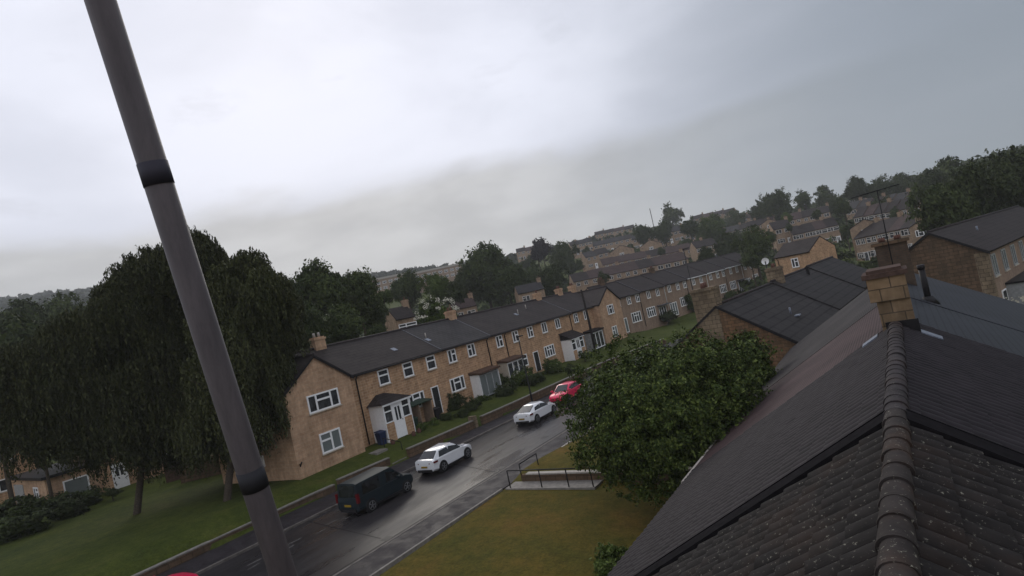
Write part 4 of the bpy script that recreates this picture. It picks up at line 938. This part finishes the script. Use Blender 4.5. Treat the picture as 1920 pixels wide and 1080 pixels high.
# trees on the left, beyond the willows
for i, (a, b_, d_, q_) in enumerate([(30, 660, 75, 70), (110, 690, 66, 70), (40, 610, 120, 50), (120, 600, 130, 48), (150, 640, 90, 55), (-20, 720, 62, 60), (60, 745, 58, 40), (210, 600, 105, 55), (200, 690, 70, 60)]):
    T(a, b_, d_, q_, ['dark tree %s' % s for s in ('at the left edge, middle height', 'left of the willow, lower', 'at the left edge under the far hill', 'under the far hill, nearer the willow', 'behind the left willow, lower', 'cut by the left edge of view', 'low over the left house roof', 'behind the left willow, upper', 'behind the left willow, at roof level')][i], 'mid', i % 4, group='dark trees on the left')

def blossom(parent, n, R, z, seed, s=.05):
    rg = np.random.default_rng(seed); d = rg.normal(size=(n, 3)); d /= np.linalg.norm(d, axis=1)[:, None]
    k = rg.integers(0, 22, n); c = rg.normal(size=(22, 3)); c /= np.linalg.norm(c, axis=1)[:, None]
    p = c[k]*.92+d*.10; p[:, 2] = np.abs(p[:, 2])*.9
    me = quads_mesh('blossom', p*R, s, M['flower'], d, aspect=1.0); return link('blossom', me, parent, (0, 0, z))
t_ = T(818, 586, 68, 44, 'tree with cream blossom above the terrace ridge', 'midb', 3, group=None, name='flowering_tree'); blossom(t_, 620, 44/1120*68*.98, atd(818, 586, 68).z-t_.location.z-.3, 5, .085)

# bushes: px of the centre, on height of ground
def bush(px, py, z, rpx, label, kind='bush', name='bush', cat='bush', tall=.9, fl=0, group='garden bushes'):
    P = onz(px, py, z); d = P.length; R = rpx/1120*d*1.22; r = empty(name, (P.x, P.y, hz(P.x, P.y)-.05), random.uniform(0, 6), label, cat, group)
    c = link('crown', crown_mesh(kind, random.randrange(3)), r, (0, 0, z-r.location.z)); c.scale = (R, R, R*tall)
    trunk_mesh(max(.3, z-r.location.z), .05, limbs=3, seed=px, lmax=R*.5).build('stem', M['bark'], r)
    if fl: blossom(r, fl, R*.95, z-r.location.z, px, .045)
    return r
bush(848, 755, -6.9, 19, 'clipped dark round-topped shrub beside the passage door', tall=1.35)
bush(885, 760, -7.3, 17, 'low dark hedge bush right of the clipped shrub'); bush(866, 775, -7.45, 13, 'low bush in front of the clipped shrub')
bush(934, 718, -6.8, 22, 'dark feathery shrub right of the grey porch doors', tall=1.4); bush(975, 708, -6.9, 26, 'shrub with white flowers beside the lamp post', 'bushb', fl=160); bush(950, 735, -7.4, 20, 'low dark shrub under the feathery shrub')
bush(1035, 686, -6.9, 22, 'bright green bush before the four light window', 'bushb', fl=30); bush(1000, 712, -7.2, 15, 'brownish low shrub right of the white flowers'); bush(1012, 706, -7.2, 13, 'low shrub between the bright bush and flowers'); bush(1070, 690, -7.2, 13, 'low shrub beneath the white door porch')
bush(1095, 668, -7.1, 12, 'small shrub before the pale pair of doors'); bush(905, 748, -7.4, 13, 'low leafy plant below the grey porch doors', 'bushb'); bush(815, 792, -7.45, 12, 'flower bed plant below the passage door', 'bushb'); bush(835, 782, -7.4, 13, 'leafy border plant beside the clipped shrub')
bush(745, 812, -7.3, 10, 'small potted bush by the porch step'); bush(722, 822, -7.4, 9, 'low plant pot left of the hipped porch'); bush(792, 800, -7.4, 13, 'low green border plant near the wheelie bin', 'bushb')
bush(1250, 592, -6.8, 22, 'hedge before the windows of the grey terrace', tall=.6); bush(1215, 603, -7.1, 20, 'low hedge at the left of the grey terrace', tall=.6); bush(1297, 567, -6.0, 16, 'dark upright shrub left of the big chimney', tall=1.3)
bush(915, 572, -3.5, 26, 'bright garden tree behind the ridge', 'bushb', tall=.7); bush(955, 570, -3.4, 28, 'clipped hedge tree behind the ridge', 'bush', tall=.5); bush(885, 590, -3.2, 16, 'light green hedge next to the second chimney', 'bushb', tall=.6)
for i, (a, b_, q_) in enumerate([(20, 960, 38), (80, 950, 36), (125, 955, 30), (160, 935, 24), (55, 985, 34), (0, 1000, 40), (210, 925, 12)]):
    bush(a, b_, -7.3, q_, ['dim hedge bush %s' % s for s in ('at the left edge', 'before the garage door', 'before the annexe corner', 'beside the annexe window', 'low in front of the hedge', 'in the left lower corner', 'left of the white door')][i], tall=.7, group='dim hedge bushes at left')
bush(1142, 1052, -8.3, 38, 'light green bush on the dry lawn at the bottom', 'bushb'); bush(1185, 1068, -8.3, 30, 'light green bush against our roof edge at the bottom', 'bushb')
bush(1300, 870, -8.6, 60, 'dark shrub under the big tree beside our roof', 'bush', tall=.6); bush(1200, 885, -8.6, 45, 'dark shrub under the big round tree', 'bush', tall=.6)

# big round tree in front of our row
P = atd(1238, 775, 24.0); R = 4.5; g_ = hz(P.x, P.y)
bt = empty('broadleaf_tree', (P.x, P.y, g_), 0, 'big dense round green tree between the street and our roofs', 'tree')
p, nr = crown_pts(150000, 2600, .042, .80, 42, lobes=22, shell=.55)
sc = np.array([1.04, 1.0, 1.0])*R
q_ = p*sc; rt_, up_ = np.array(Rt), np.array(Up); uu = q_@rt_; vv = q_@up_
keep = ((np.abs(uu-.14)/4.05)**2.3+(np.abs(vv-.05)/3.25)**2.3) < 1.0+RNG.normal(0, .05, len(uu)); p, nr = p[keep], nr[keep]
link('crown', quads_mesh('crown', p*sc, .052, M['leafnear'], nr, aspect=1.35), bt, (0, 0, P.z-g_))
trunk_mesh(P.z-g_, .2, limbs=7, seed=3, lmax=2.0).build('trunk', M['bark'], bt)
P2 = atd(1392, 690, 29); g2 = hz(P2.x, P2.y); bt2 = empty('broadleaf_tree', (P2.x, P2.y, g2), 0, 'smaller tree hugging the eave beside the big round tree', 'tree')
p, nr = crown_pts(22000, 420, .10, .9, 11); link('crown', quads_mesh('crown', p*1.95, .055, M['leafnear'], nr), bt2, (0, 0, P2.z-g2)); trunk_mesh(P2.z-g2, .12, limbs=5, seed=8, lmax=.8).build('trunk', M['bark'], bt2)

# willows: domed lobes with hanging strands
def willow(base, lobes, nst, label, seed, trunk_top):
    rg = np.random.default_rng(seed); g_ = base.z
    r = empty('willow_tree', base, 0, label, 'willow', 'weeping willows on the lawn'); P = []; Nn = []
    for (c, R) in lobes:
        c = np.array(c-base); n = int(1.35*nst*(R/3.)**2)
        d = rg.normal(size=(n, 3)); d /= np.linalg.norm(d, axis=1)[:, None]; d[:, 2] = np.where(rg.random(n) < .75, np.abs(d[:, 2]), d[:, 2])
        gd_ = rg.normal(size=(46, 3)); gd_ /= np.linalg.norm(gd_, axis=1)[:, None]; gd_[:, 2] = np.where(rg.random(46) < .8, np.abs(gd_[:, 2]), gd_[:, 2]); gr_ = rg.uniform(.62, 1.16, 46); gi = rg.integers(0, 46, n)
        d = gd_[gi]+rg.normal(size=(n, 3))*.17; d /= np.linalg.norm(d, axis=1)[:, None]
        s = c+d*(R*gr_[gi]*rg.uniform(.8, 1.0, n))[:, None]
        ln = rg.uniform(.5, 1.6, n)*R*.75
        m = 26
        t = np.linspace(0, 1, m)[None, :, None]
        out_ = d[:, None, :]*np.array([1, 1, 0])*.22*R*np.sqrt(t)
        q = s[:, None, :]+out_+np.array([0, 0, -1.])*(ln[:, None, None]*t**1.25)+rg.normal(size=(n, m, 3))*.055
        keep = q[:, :, 2] > 1.2+rg.uniform(0, 1.5, (n, 1)); q = q[keep]
        P.append(q.reshape(-1, 3))
    P = np.concatenate(P)
    link('crown', quads_mesh('crown', P, .062, M['leafwillow'], None, up=.75, aspect=1.8), r)
    b = MB(); tt = Vector(trunk_top)-base; b.tube([(0, 0, -.3), (0, 0, 0), tt*.35, tt*.7, tt], [.32, .22, .18, .14, .08], 10)
    for k in range(7):
        a = rg.uniform(0, 6.28); f = rg.uniform(.4, .85); s0 = tt*f; e = s0+Vector((math.cos(a)*2.6, math.sin(a)*2.6, 2.4)); b.tube([s0, (s0+e)/2+Vector((0, 0, .6)), e], [.16, .1, .03], 7)
    b.build('trunk', M['bark'], r); return r
def lobe(px, py, d, rp): return (atd(px, py, d), rp/1120*d)
B1 = onz(250, 936, -7.85); B2 = onz(425, 946, -7.75)
D1 = B1.length; D2 = B2.length
B1 = Vector((B1.x*.86, B1.y*.86, -7.8)); D1 = B1.length
def LB_(l, D, R_): return [lobe(x, y, D+R_.uniform(-1.6, 1.6), r) for x, y, r in l]
_q = random.Random(4)
w1 = willow(B1, LB_([(358, 492, 52), (318, 505, 40), (278, 520, 48), (238, 548, 42), (205, 600, 52), (165, 650, 58), (270, 610, 75), (330, 590, 66), (340, 680, 74), (250, 700, 76), (180, 720, 66), (110, 720, 60), (120, 790, 48), (320, 770, 70), (240, 780, 62), (385, 550, 40), (60, 780, 46), (160, 800, 44), (370, 800, 44), (30, 700, 50), (210, 820, 40), (300, 815, 40), (120, 660, 50)], D1, _q), 1900, 'large weeping willow behind the metal mast', 5, atd(290, 640, D1))
w2 = willow(B2, LB_([(462, 512, 38), (428, 540, 40), (500, 548, 44), (530, 570, 30), (455, 600, 60), (505, 630, 52), (430, 680, 66), (490, 700, 50), (440, 760, 60), (395, 800, 60), (478, 780, 34), (405, 600, 40)], D2, _q), 1900, 'weeping willow right of the mast, over the gable side', 9, atd(455, 640, D2))

# far woodland and wooded ridge: nobody could count it
def woodland(name, label, spots, size, kindmat, qn=46, leaf=.34):
    Pts = []; Nr = []
    for (x, y, z, s) in spots:
        p, nr = crown_pts(qn, 8, .22, .8, RNG.integers(1e6), lobes=3, shell=.3); Pts.append(p*s+np.array([x, y, z+s*.35])); Nr.append(nr)
    Pts = np.concatenate(Pts); Nr = np.concatenate(Nr)
    return tag(link(name, quads_mesh(name, Pts, size*leaf, M[kindmat], Nr, aspect=1.1)), label, 'woodland', kind='stuff')
sp = []
rg = np.random.default_rng(3)
for _ in range(2300):
    az = rg.uniform(-80, -55); rr = rg.uniform(300, 990); x, y = rr*math.sin(rad(az)), rr*math.cos(rad(az)); sp.append((x, y, hz(x, y), rg.uniform(5, 9)))
woodland('far_woodland', 'hazy wooded ridge far away on the left', sp, 7.5, 'leaffar')
sp = []
for _ in range(1500):
    az = rg.uniform(-56, -24); rs_ = float(np.interp(az, *zip(*RS))); rr = rg.uniform(.55 if az < -32 else .8, 1.0)*rs_; x, y = rr*math.sin(rad(az)), rr*math.cos(rad(az)); sp.append((x, y, hz(x, y), rg.uniform(2.6, 5.4)))
woodland('skyline_woodland', 'band of small trees along the middle skyline', sp, 4, 'leaffar', 46)
sp = []
for _ in range(1500):
    az = rg.uniform(-24, 12); rs_ = float(np.interp(az, *zip(*RS))); top = _ % 2; rr = (rg.uniform(.93, 1.05) if top else rg.uniform(.55, .95))*rs_; x, y = rr*math.sin(rad(az)), rr*math.cos(rad(az)); sp.append((x, y, hz(x, y)-.5, rg.uniform(2.5, 5.5) if top else rg.uniform(1.6, 3.4)))
woodland('hillside_gardens', 'scattered garden greenery between the hillside rows', sp, 2.8, 'leaf', 46)
sp = []
for _ in range(2600):
    az = rg.uniform(-25, 11); rr = rg.uniform(112, 350); x, y = rr*math.sin(rad(az)), rr*math.cos(rad(az)); sp.append((x, y, hz(x, y)-.4, rg.uniform(1.0, 2.5)))
woodland('hillside_hedges', 'hedges and shrubs filling the gaps between hillside rows', sp, 1.9, 'leaf', 40)
sp = []
for _ in range(1300):
    x, y = rg.uniform(-150, -44), rg.uniform(55, 200)
    if math.hypot(x, y) < 72 or az_of(Vector((x, y, 0))) > -16: continue
    sp.append((x, y, hz(x, y), rg.uniform(1.2, 3.2)))
woodland('back_gardens', 'tangled greenery in the gardens behind the terrace', sp, 2.4, 'leaf', 60)

# ---------------------------------------------------------------- poles and lamps
def street_lamp(base, top, label, arm=.7):
    d = Vector(top)-Vector(base); r = empty('street_lamp', base, 0, label, 'street lamp', 'street lamps')
    b = MB(); b.tube([(0, 0, -.3), (0, 0, 1.0), (0, 0, 1.02), tuple(d)], [.085, .08, .055, .04], 9); b.build('post', M['steel'], r)
    b = MB(); b.hexa([(d.x-.08, d.y-.07, d.z-.03), (d.x+arm*.6, d.y-.07, d.z+.02), (d.x+arm*.6, d.y+.07, d.z+.02), (d.x-.08, d.y+.07, d.z-.03), (d.x-.08, d.y-.06, d.z+.10), (d.x+arm*.6, d.y-.05, d.z+.1), (d.x+arm*.6, d.y+.05, d.z+.1), (d.x-.08, d.y+.06, d.z+.10)]); b.build('lantern', M['steel'], r)
LB = onz(999, 757, -8.0); LT = atd(970, 632, LB.length-1.6)
LT = Vector((LB.x, LB.y, 0)); 
# height so that the head lands where it is seen
tz = min((abs((lambda v: 540-FOC*v.dot(Up)/v.dot(Fw))(Vector((LB.x, LB.y, z)))-632), z) for z in [-8+.05*i for i in range(220)])[1]
street_lamp((LB.x, LB.y, -8.05), (LB.x, LB.y, tz), 'slim black lamp post behind the farther white car')
PB = onz(1117, 660, -7.5); tz = min((abs((lambda v: 540-FOC*v.dot(Up)/v.dot(Fw))(Vector((PB.x, PB.y, z)))-543), z) for z in [-8+.05*i for i in range(260)])[1]
b = MB(); b.tube([(0, 0, -.3), (0, 0, (tz+7.5)*.5), (-.1, 0, tz+7.5)], [.16, .14, .11], 9)
tp = empty('telegraph_pole', (PB.x, PB.y, -7.5), 0, 'dark wooden telegraph pole in front of the far porch', 'pole'); b.build('pole', M['wood'], tp)
b = MB(); b.box(-.35, .35, -.04, .04, tz+7.2, tz+7.28); b.build('crossarm', M['wood'], tp)
q = atd(1298, 540, 60); q2 = atd(1291, 466, 60); street_lamp((q.x, q.y, q.z-3), (q.x, q.y, q2.z), 'grey lamp post before the grey terrace, above the big chimney', .9)
q = atd(1012, 500, 140); b = MB(); b.tube([(0, 0, -8), (0, 0, 3)], .12, 6); tag(b.build('telegraph_pole', M['wood'], None, q), 'thin distant pole left of the chimneys', 'pole')
q = atd(1222, 408, 330); b = MB(); b.tube([(0, 0, -8), (0, 0, 5)], .2, 6); tag(b.build('telegraph_pole', M['wood'], None, q), 'thin distant pole standing on the skyline', 'pole')

# ---------------------------------------------------------------- vehicles (x forward, y left, z up; built at scene scale)
def lerp(a, b, t): return a+(b-a)*t
def vehicle(loc, rz, s, kind, paint, label, cat='car', name='parked_car'):
    r = empty(name, loc, rz, label, cat)
    if kind == 'van':
        st = [(-2.2, .78, .40, .95, 1.0), (-2.18, .86, .30, 1.0, 1.02), (-1.2, .91, .22, 1.02, 1.04), (.9, .92, .22, 1.02, 1.04), (1.45, .90, .24, 1.0, 1.02), (1.95, .86, .28, .86, .93), (2.2, .70, .36, .70, .80), (2.26, .55, .42, .62, .68)]
        gh = [(-2.17, .80, 1.0), (-2.05, .76, 1.78), (.55, .74, 1.82), (1.45, .80, 1.02)]; wh = (-1.35, 1.4); wr = .33; side = [(-1.75, -.45, .1, .86), (.02, .95, .1, .86)]
    elif kind == 'sedan':
        st = [(-2.3, .66, .42, .82, .92), (-2.27, .80, .32, .92, 1.0), (-1.7, .90, .22, .97, 1.04), (-.2, .93, .20, .96, 1.0), (.9, .92, .20, .92, .97), (1.7, .88, .24, .80, .88), (2.15, .74, .32, .66, .74), (2.3, .52, .40, .56, .62)]
        gh = [(-2.05, .70, 1.0), (-.85, .60, 1.42), (.25, .62, 1.43), (1.15, .74, .96)]; wh = (-1.42, 1.42); wr = .34; side = [(-1.25, -.38, .12, .86), (-.3, .62, .12, .86)]
    else:
        st = [(-2.18, .66, .42, .84, .95), (-2.15, .80, .32, .96, 1.05), (-1.6, .90, .24, 1.0, 1.07), (-.2, .92, .22, .98, 1.03), (.9, .91, .22, .95, 1.0), (1.6, .88, .26, .86, .94), (2.05, .76, .34, .74, .82), (2.2, .54, .42, .62, .68)]
        gh = [(-1.98, .70, 1.03), (-1.25, .62, 1.48), (.2, .63, 1.52), (1.1, .75, 1.0)]; wh = (-1.32, 1.34); wr = .36; side = [(-1.35, -.42, .12, .86), (-.34, .6, .12, .86)]
    b = MB(); rings = []
    for (x, w, zb, zs, zt) in st:
        pr = [(w*.86, zb), (w, zb+.12), (w*1.0, (zb+zs)/2), (w*.98, zs), (w*.80, zt), (w*.35, zt+.015)]
        ring = pr+[(-a, c) for a, c in reversed(pr)]; rings.append(b.add([(x*s, y*s, z*s) for y, z in ring]))
    k = 12
    for u, v in zip(rings[:-1], rings[1:]):
        for i in range(k): b.face([u+i, u+(i+1) % k, v+(i+1) % k, v+i], True)
    b.face([rings[0]+i for i in reversed(range(k))]); b.face([rings[-1]+i for i in range(k)])
    # cabin: four stations with crowned roof
    (xa, wa, za), (xb, wb, zb_), (xc, wc, zc), (xd, wd, zd) = gh; rr = []
    for x, w, z, lo in ((xa, wa, za-.06, None), (xb, wb, zb_, 1), (xc, wc, zc, 1), (xd, wd, zd-.06, None)):
        if lo is None: rr.append([(x, w, z), (x, w*.4, z), (x, -w*.4, z), (x, -w, z)])
        else: rr.append([(x, w, z-.05), (x, w*.75, z+.0), (x, -w*.75, z+.0), (x, -w, z-.05)])
    idx = [b.add([(x*s, y*s, z*s) for x, y, z in q]) for q in rr]
    for u, v in zip(idx[:-1], idx[1:]):
        for i in range(3): b.face([u+i, u+i+1, v+i+1, v+i])
    wbelt = .84
    lowL = [b.add([((xa+.05)*s, sg*wbelt*s, (za-.03)*s), ((xd-.05)*s, sg*wbelt*s, (zd-.03)*s)]) for sg in (1, -1)]
    b.face([lowL[0], idx[0], idx[1], idx[2], idx[3], lowL[0]+1]); b.face([lowL[1]+1, idx[3]+3, idx[2]+3, idx[1]+3, idx[0]+3, lowL[1]])
    body = b.build('body', M[paint], r)
    body.data.polygons.foreach_set('use_smooth', [True]*len(body.data.polygons)); mod = body.modifiers.new('edge', 'EDGE_SPLIT'); mod.split_angle = rad(38)
    def panel(name, P, off, mat, par=r):
        P = [Vector(p)*s for p in P]; n_ = (P[1]-P[0]).cross(P[3]-P[0]).normalized(); cen = sum(P, Vector())/4
        if n_.dot(cen-Vector((0, 0, .8*s))) < 0: n_ = -n_
        q = MB(); lo = [p-n_*.03 for p in P]; hi = [p+n_*off*s for p in P]; q.hexa(lo+hi); return q.build(name, M[mat], par)
    def gpt(t, sg, v):   # side glass point: t is x, v 0 belt .. 1 roof
        ztop = np.interp(t, [xa, xb, xc, xd], [za, zb_-.05, zc-.05, zd]); wt = np.interp(t, [xa, xb, xc, xd], [wbelt, wb, wc, wbelt]); zl = np.interp(t, [xa, xd], [za, zd])-.03
        return (t, sg*lerp(wbelt, wt, v), lerp(zl, float(ztop), v))
    for sg in (1, -1):
        for (x0, x1, v0, v1) in side:
            panel('side_window', [gpt(x0-.15*(kind != 'van'), sg, v0+.03), gpt(x1+(.22 if x1 > .3 else 0), sg, v0), gpt(x1-.05 if x1 > .3 else x1, sg, v1), gpt(x0+.1, sg, v1)], .012, 'carglass')
    panel('windscreen', [(lerp(xd, xc, .08), .66, lerp(zd, zc, .08)-.03), (lerp(xd, xc, .08), -.66, lerp(zd, zc, .08)-.03), (lerp(xd, xc, .9), -wc*.82, lerp(zd, zc, .9)), (lerp(xd, xc, .9), wc*.82, lerp(zd, zc, .9))], .02, 'carglass')
    panel('rear_window', [(lerp(xa, xb, .12), .62, lerp(za, zb_, .12)-.02), (lerp(xa, xb, .12), -.62, lerp(za, zb_, .12)-.02), (lerp(xa, xb, .88), -wb*.84, lerp(za, zb_, .88)), (lerp(xa, xb, .88), wb*.84, lerp(za, zb_, .88))], .025, 'carglass')
    x0 = st[0][0]
    q = MB(); q.box((x0-.05)*s, (x0+.1)*s, -.62*s, .62*s, .27*s, .44*s); q.build('rear_bumper', M['dark'], r)
    q = MB(); q.box((x0-.035)*s, (x0+.05)*s, -.26*s, .26*s, .56*s, .67*s); q.build('number_plate', M['yellow'], r)
    for sg in (1, -1):
        q = MB()
        if kind == 'van': q.box((x0-.02)*s, (x0+.14)*s, sg*.84*s-.07*s, sg*.84*s+.07*s, .75*s, 1.25*s)
        else: q.hexa([((x0-.03)*s, sg*.45*s, .80*s), ((x0+.12)*s, sg*.45*s, .80*s), ((x0+.42)*s, sg*.90*s, .82*s), ((x0+.10)*s, sg*.86*s, .82*s), ((x0-.02)*s, sg*.45*s, .86*s), ((x0+.12)*s, sg*.45*s, .86*s), ((x0+.42)*s, sg*.90*s, .94*s), ((x0+.10)*s, sg*.85*s, .94*s)])
        q.build('tail_light', M['taillight'], r)
        q = MB(); xf = st[-1][0]; q.hexa([((xf-.35)*s, sg*.84*s, .60*s), ((xf-.05)*s, sg*.70*s, .60*s), ((xf+.0)*s, sg*.42*s, .60*s), ((xf-.2)*s, sg*.42*s, .60*s), ((xf-.4)*s, sg*.82*s, .74*s), ((xf-.12)*s, sg*.68*s, .72*s), ((xf-.04)*s, sg*.42*s, .70*s), ((xf-.25)*s, sg*.42*s, .72*s)]); q.build('headlight', M['clearlens'], r)
        q = MB(); q.box(.82*s, 1.0*s, sg*.95*s-.1*s, sg*.95*s+.1*s, (zd+.02)*s, (zd+.15)*s); q.build('wing_mirror', M[paint], r)
        for wx in wh:
            q = MB(); q.tube([(wx*s, sg*.70*s, wr*s), (wx*s, sg*.922*s, wr*s)], (wr+.06)*s, 22); q.build('wheel_arch', M['dark'], r)
            q = MB(); q.tube([(wx*s, sg*.72*s, wr*s), (wx*s, sg*.92*s, wr*s), (wx*s, sg*.945*s, wr*s)], [wr*s, wr*s, (wr-.03)*s], 22); wq = q.build('wheel', M['tyre'], r)
            q = MB(); q.tube([(wx*s, sg*.90*s, wr*s), (wx*s, sg*.952*s, wr*s)], .055*s, 10)
            for a in range(5):
                an = a*2*math.pi/5; q.tube([(wx*s, sg*.95*s, wr*s), (wx*s+math.cos(an)*.23*s, sg*.95*s, wr*s+math.sin(an)*.23*s)], .03*s, 5)
            q.tube([(wx*s+math.cos(t)*.235*s, sg*.948*s, wr*s+math.sin(t)*.235*s) for t in [2*math.pi*i/16 for i in range(17)]], .018*s, 5, False); q.build('rim', M['rim'], wq)
        q = MB(); q.box((wh[0]+wr+.08)*s, (wh[1]-wr-.08)*s, sg*.90*s-.03*s, sg*.90*s+.03*s, .2*s, .32*s); q.build('sill_trim', M['dark'], r)
    return r
sca = .86
vehicle((-24.55, 21.2, -8.5), R90-.015, .90, 'van', 'cargreen', 'dark teal passenger van parked nearest on the far kerb', 'van', 'parked_van')
vehicle((-24.45, 26.6, -8.5), R90+.01, sca, 'hatch', 'carwhite', 'white coupe-like crossover parked in front of the dark van')
vehicle((-23.85, 36.3, -8.5), R90+.01, sca, 'sedan', 'carwhite', 'white sleek saloon parked farther up beside the lamp post')
vehicle((-24.35, 42.0, -8.5), -R90+.02, sca, 'hatch', 'carred', 'bright red car facing down the street behind the big tree')
P = onz(300, 1072, -7.22); vehicle((P.x, P.y-.72, -8.5), R90, sca, 'hatch', 'carred', 'red car roof just showing at the bottom left')

# ---------------------------------------------------------------- small things
def wheelie_bin(loc, mat, label):
    r = empty('wheelie_bin', loc, rad(80), label, 'bin', 'wheelie bins'); b = MB(); b.hexa([(-.2, -.22, 0), (.2, -.22, 0), (.2, .22, 0), (-.2, .22, 0), (-.27, -.3, .9), (.27, -.3, .9), (.27, .3, .9), (-.27, .3, .9)]); b.build('body', M[mat], r)
    b = MB(); b.hexa([(-.29, -.33, .902), (.29, -.33, .902), (.29, .33, .96), (-.29, .33, .96), (-.28, -.31, .96), (.28, -.31, .96), (.28, .32, 1.03), (-.28, .32, 1.03)]); b.build('lid', M[mat], r)
wheelie_bin((FX+.85, 32.2, -7.62), 'green', 'dark green wheelie bin right of the hipped porch'); wheelie_bin((FX+.8, 34.9, -7.62), 'dark', 'dark wheelie bin under the three light window')
wheelie_bin((FX+1.0, 28.75, -7.62), 'bluebin', 'blue bin in the corner beside the hipped porch')
b = MB()
b.hexa([(0, -1.2, 2.0), (1.1, -1.2, 1.85), (1.1, 1.2, 1.85), (0, 1.2, 2.0), (0, -1.2, 2.06), (1.1, -1.2, 1.91), (1.1, 1.2, 1.91), (0, 1.2, 2.06)]); r = empty('bin_shelter', (FX+.02, 33.3, -7.7), 0, 'flat dark bin shelter under the ground floor window', 'shelter'); b.build('roof', M['green'], r)
b = MB(); b.box(0.05, 1.0, 1.05, 1.12, 0, 1.84); b.build('side_panel', M['pebble'], r); b = MB(); b.box(0.05, 1.0, -.35, -.28, 0, 1.9); b.build('side_panel', M['pebble'], r)
for i, (a, c_) in enumerate([(1203, 902), (1214, 906), (1226, 908), (1240, 903)]):
    P = onz(a, c_, -8.9); b = MB(); b.tube([(0, 0, -.3), (0, 0, .12), (0, 0, .26)], [.10, .13, .05], 9); tag(b.build('garden_ornament', M['white'], None, (P.x, P.y, hz(P.x, P.y)+.05)), 'white garden ornament, %s in the row under the big tree' % ('leftmost', 'second', 'third', 'rightmost')[i], 'ornament', 'white ornaments under the big tree')
for i, yy in enumerate((29.0, 31.6, 30.9)):
    b = MB(); b.tube([(0, 0, 0), (0, 0, .28)], [.12, .17], 10); b.tube([(0, 0, .27), (0, 0, .4)], [.14, .05], 8); tag(b.build('plant_pot', M['redclay'], None, (FX+1.75+.1*i, yy, -7.72)), 'clay plant pot %s' % ('at the left side of the hipped porch', 'at the right side of the hipped porch', 'before the hipped porch door')[i], 'pot')
# metal mast close to the camera, with two dark bands
A = atd(150, -120, .98); Bm = atd(538, 1100, .98)
d = (Bm-A); ms = empty('antenna_mast', Bm+d*2.0, 0, 'grey metal mast with dark bands rising close to the camera', 'mast'); o = ms.location
g = G('weathered galvanised metal'); f = g.noise(g.co((10, 10, 1.6)), 7, 8, .75); g.b.inputs['Metallic'].default_value = .0; g.b.inputs['Specular IOR Level'].default_value = .35; g.bump(f, .25, .002)
M['mast'] = g.done(g.ramp(f, [(.3, (.034, .027, .028)), (.7, (.068, .055, .056))]), .55)
b = MB(); b.tube([Bm+d*2.0-o, A-d*.3-o], .0172, 32); b.build('tube', M['mast'], ms)
for (px, py, hh) in ((286, 326, .0145), (474, 897, .0145)):
    # the band centre on the mast axis
    t = min((abs((lambda v: 540-FOC*v.dot(Up)/v.dot(Fw))(A+d*k/400)-py), k/400) for k in range(401))[1]; c_ = A+d*t; u_ = d.normalized()
    b = MB(); b.tube([c_-u_*hh-o, c_+u_*hh-o], .0179, 32); b.build('band', plain('black tape', (.030, .030, .034), .6) if py > 500 else plain('slate grey tape', (.042, .040, .052), .6), ms)

# ---------------------------------------------------------------- damp air
hm = bpy.data.materials.new('damp air'); hm.use_nodes = True; t = hm.node_tree; t.nodes.clear(); oo = t.nodes.new('ShaderNodeOutputMaterial'); pv = t.nodes.new('ShaderNodeVolumePrincipled')
pv.inputs['Density'].default_value = .00034; pv.inputs['Color'].default_value = (.96, .975, 1, 1); t.links.new(pv.outputs[0], oo.inputs['Volume'])
zmax = float(height(*np.meshgrid(np.linspace(-1150, 560, 60), np.linspace(-120, 1100, 60))).max())+25
zmin = float(height(*np.meshgrid(np.linspace(-1150, 560, 60), np.linspace(-120, 1100, 60))).min())-6
b = MB(); b.box(-1160, 570, -130, 1110, min(zmin, -16), max(zmax, 40)); tag(b.build('haze', hm), 'damp grey haze filling the valley', 'haze', kind='stuff')
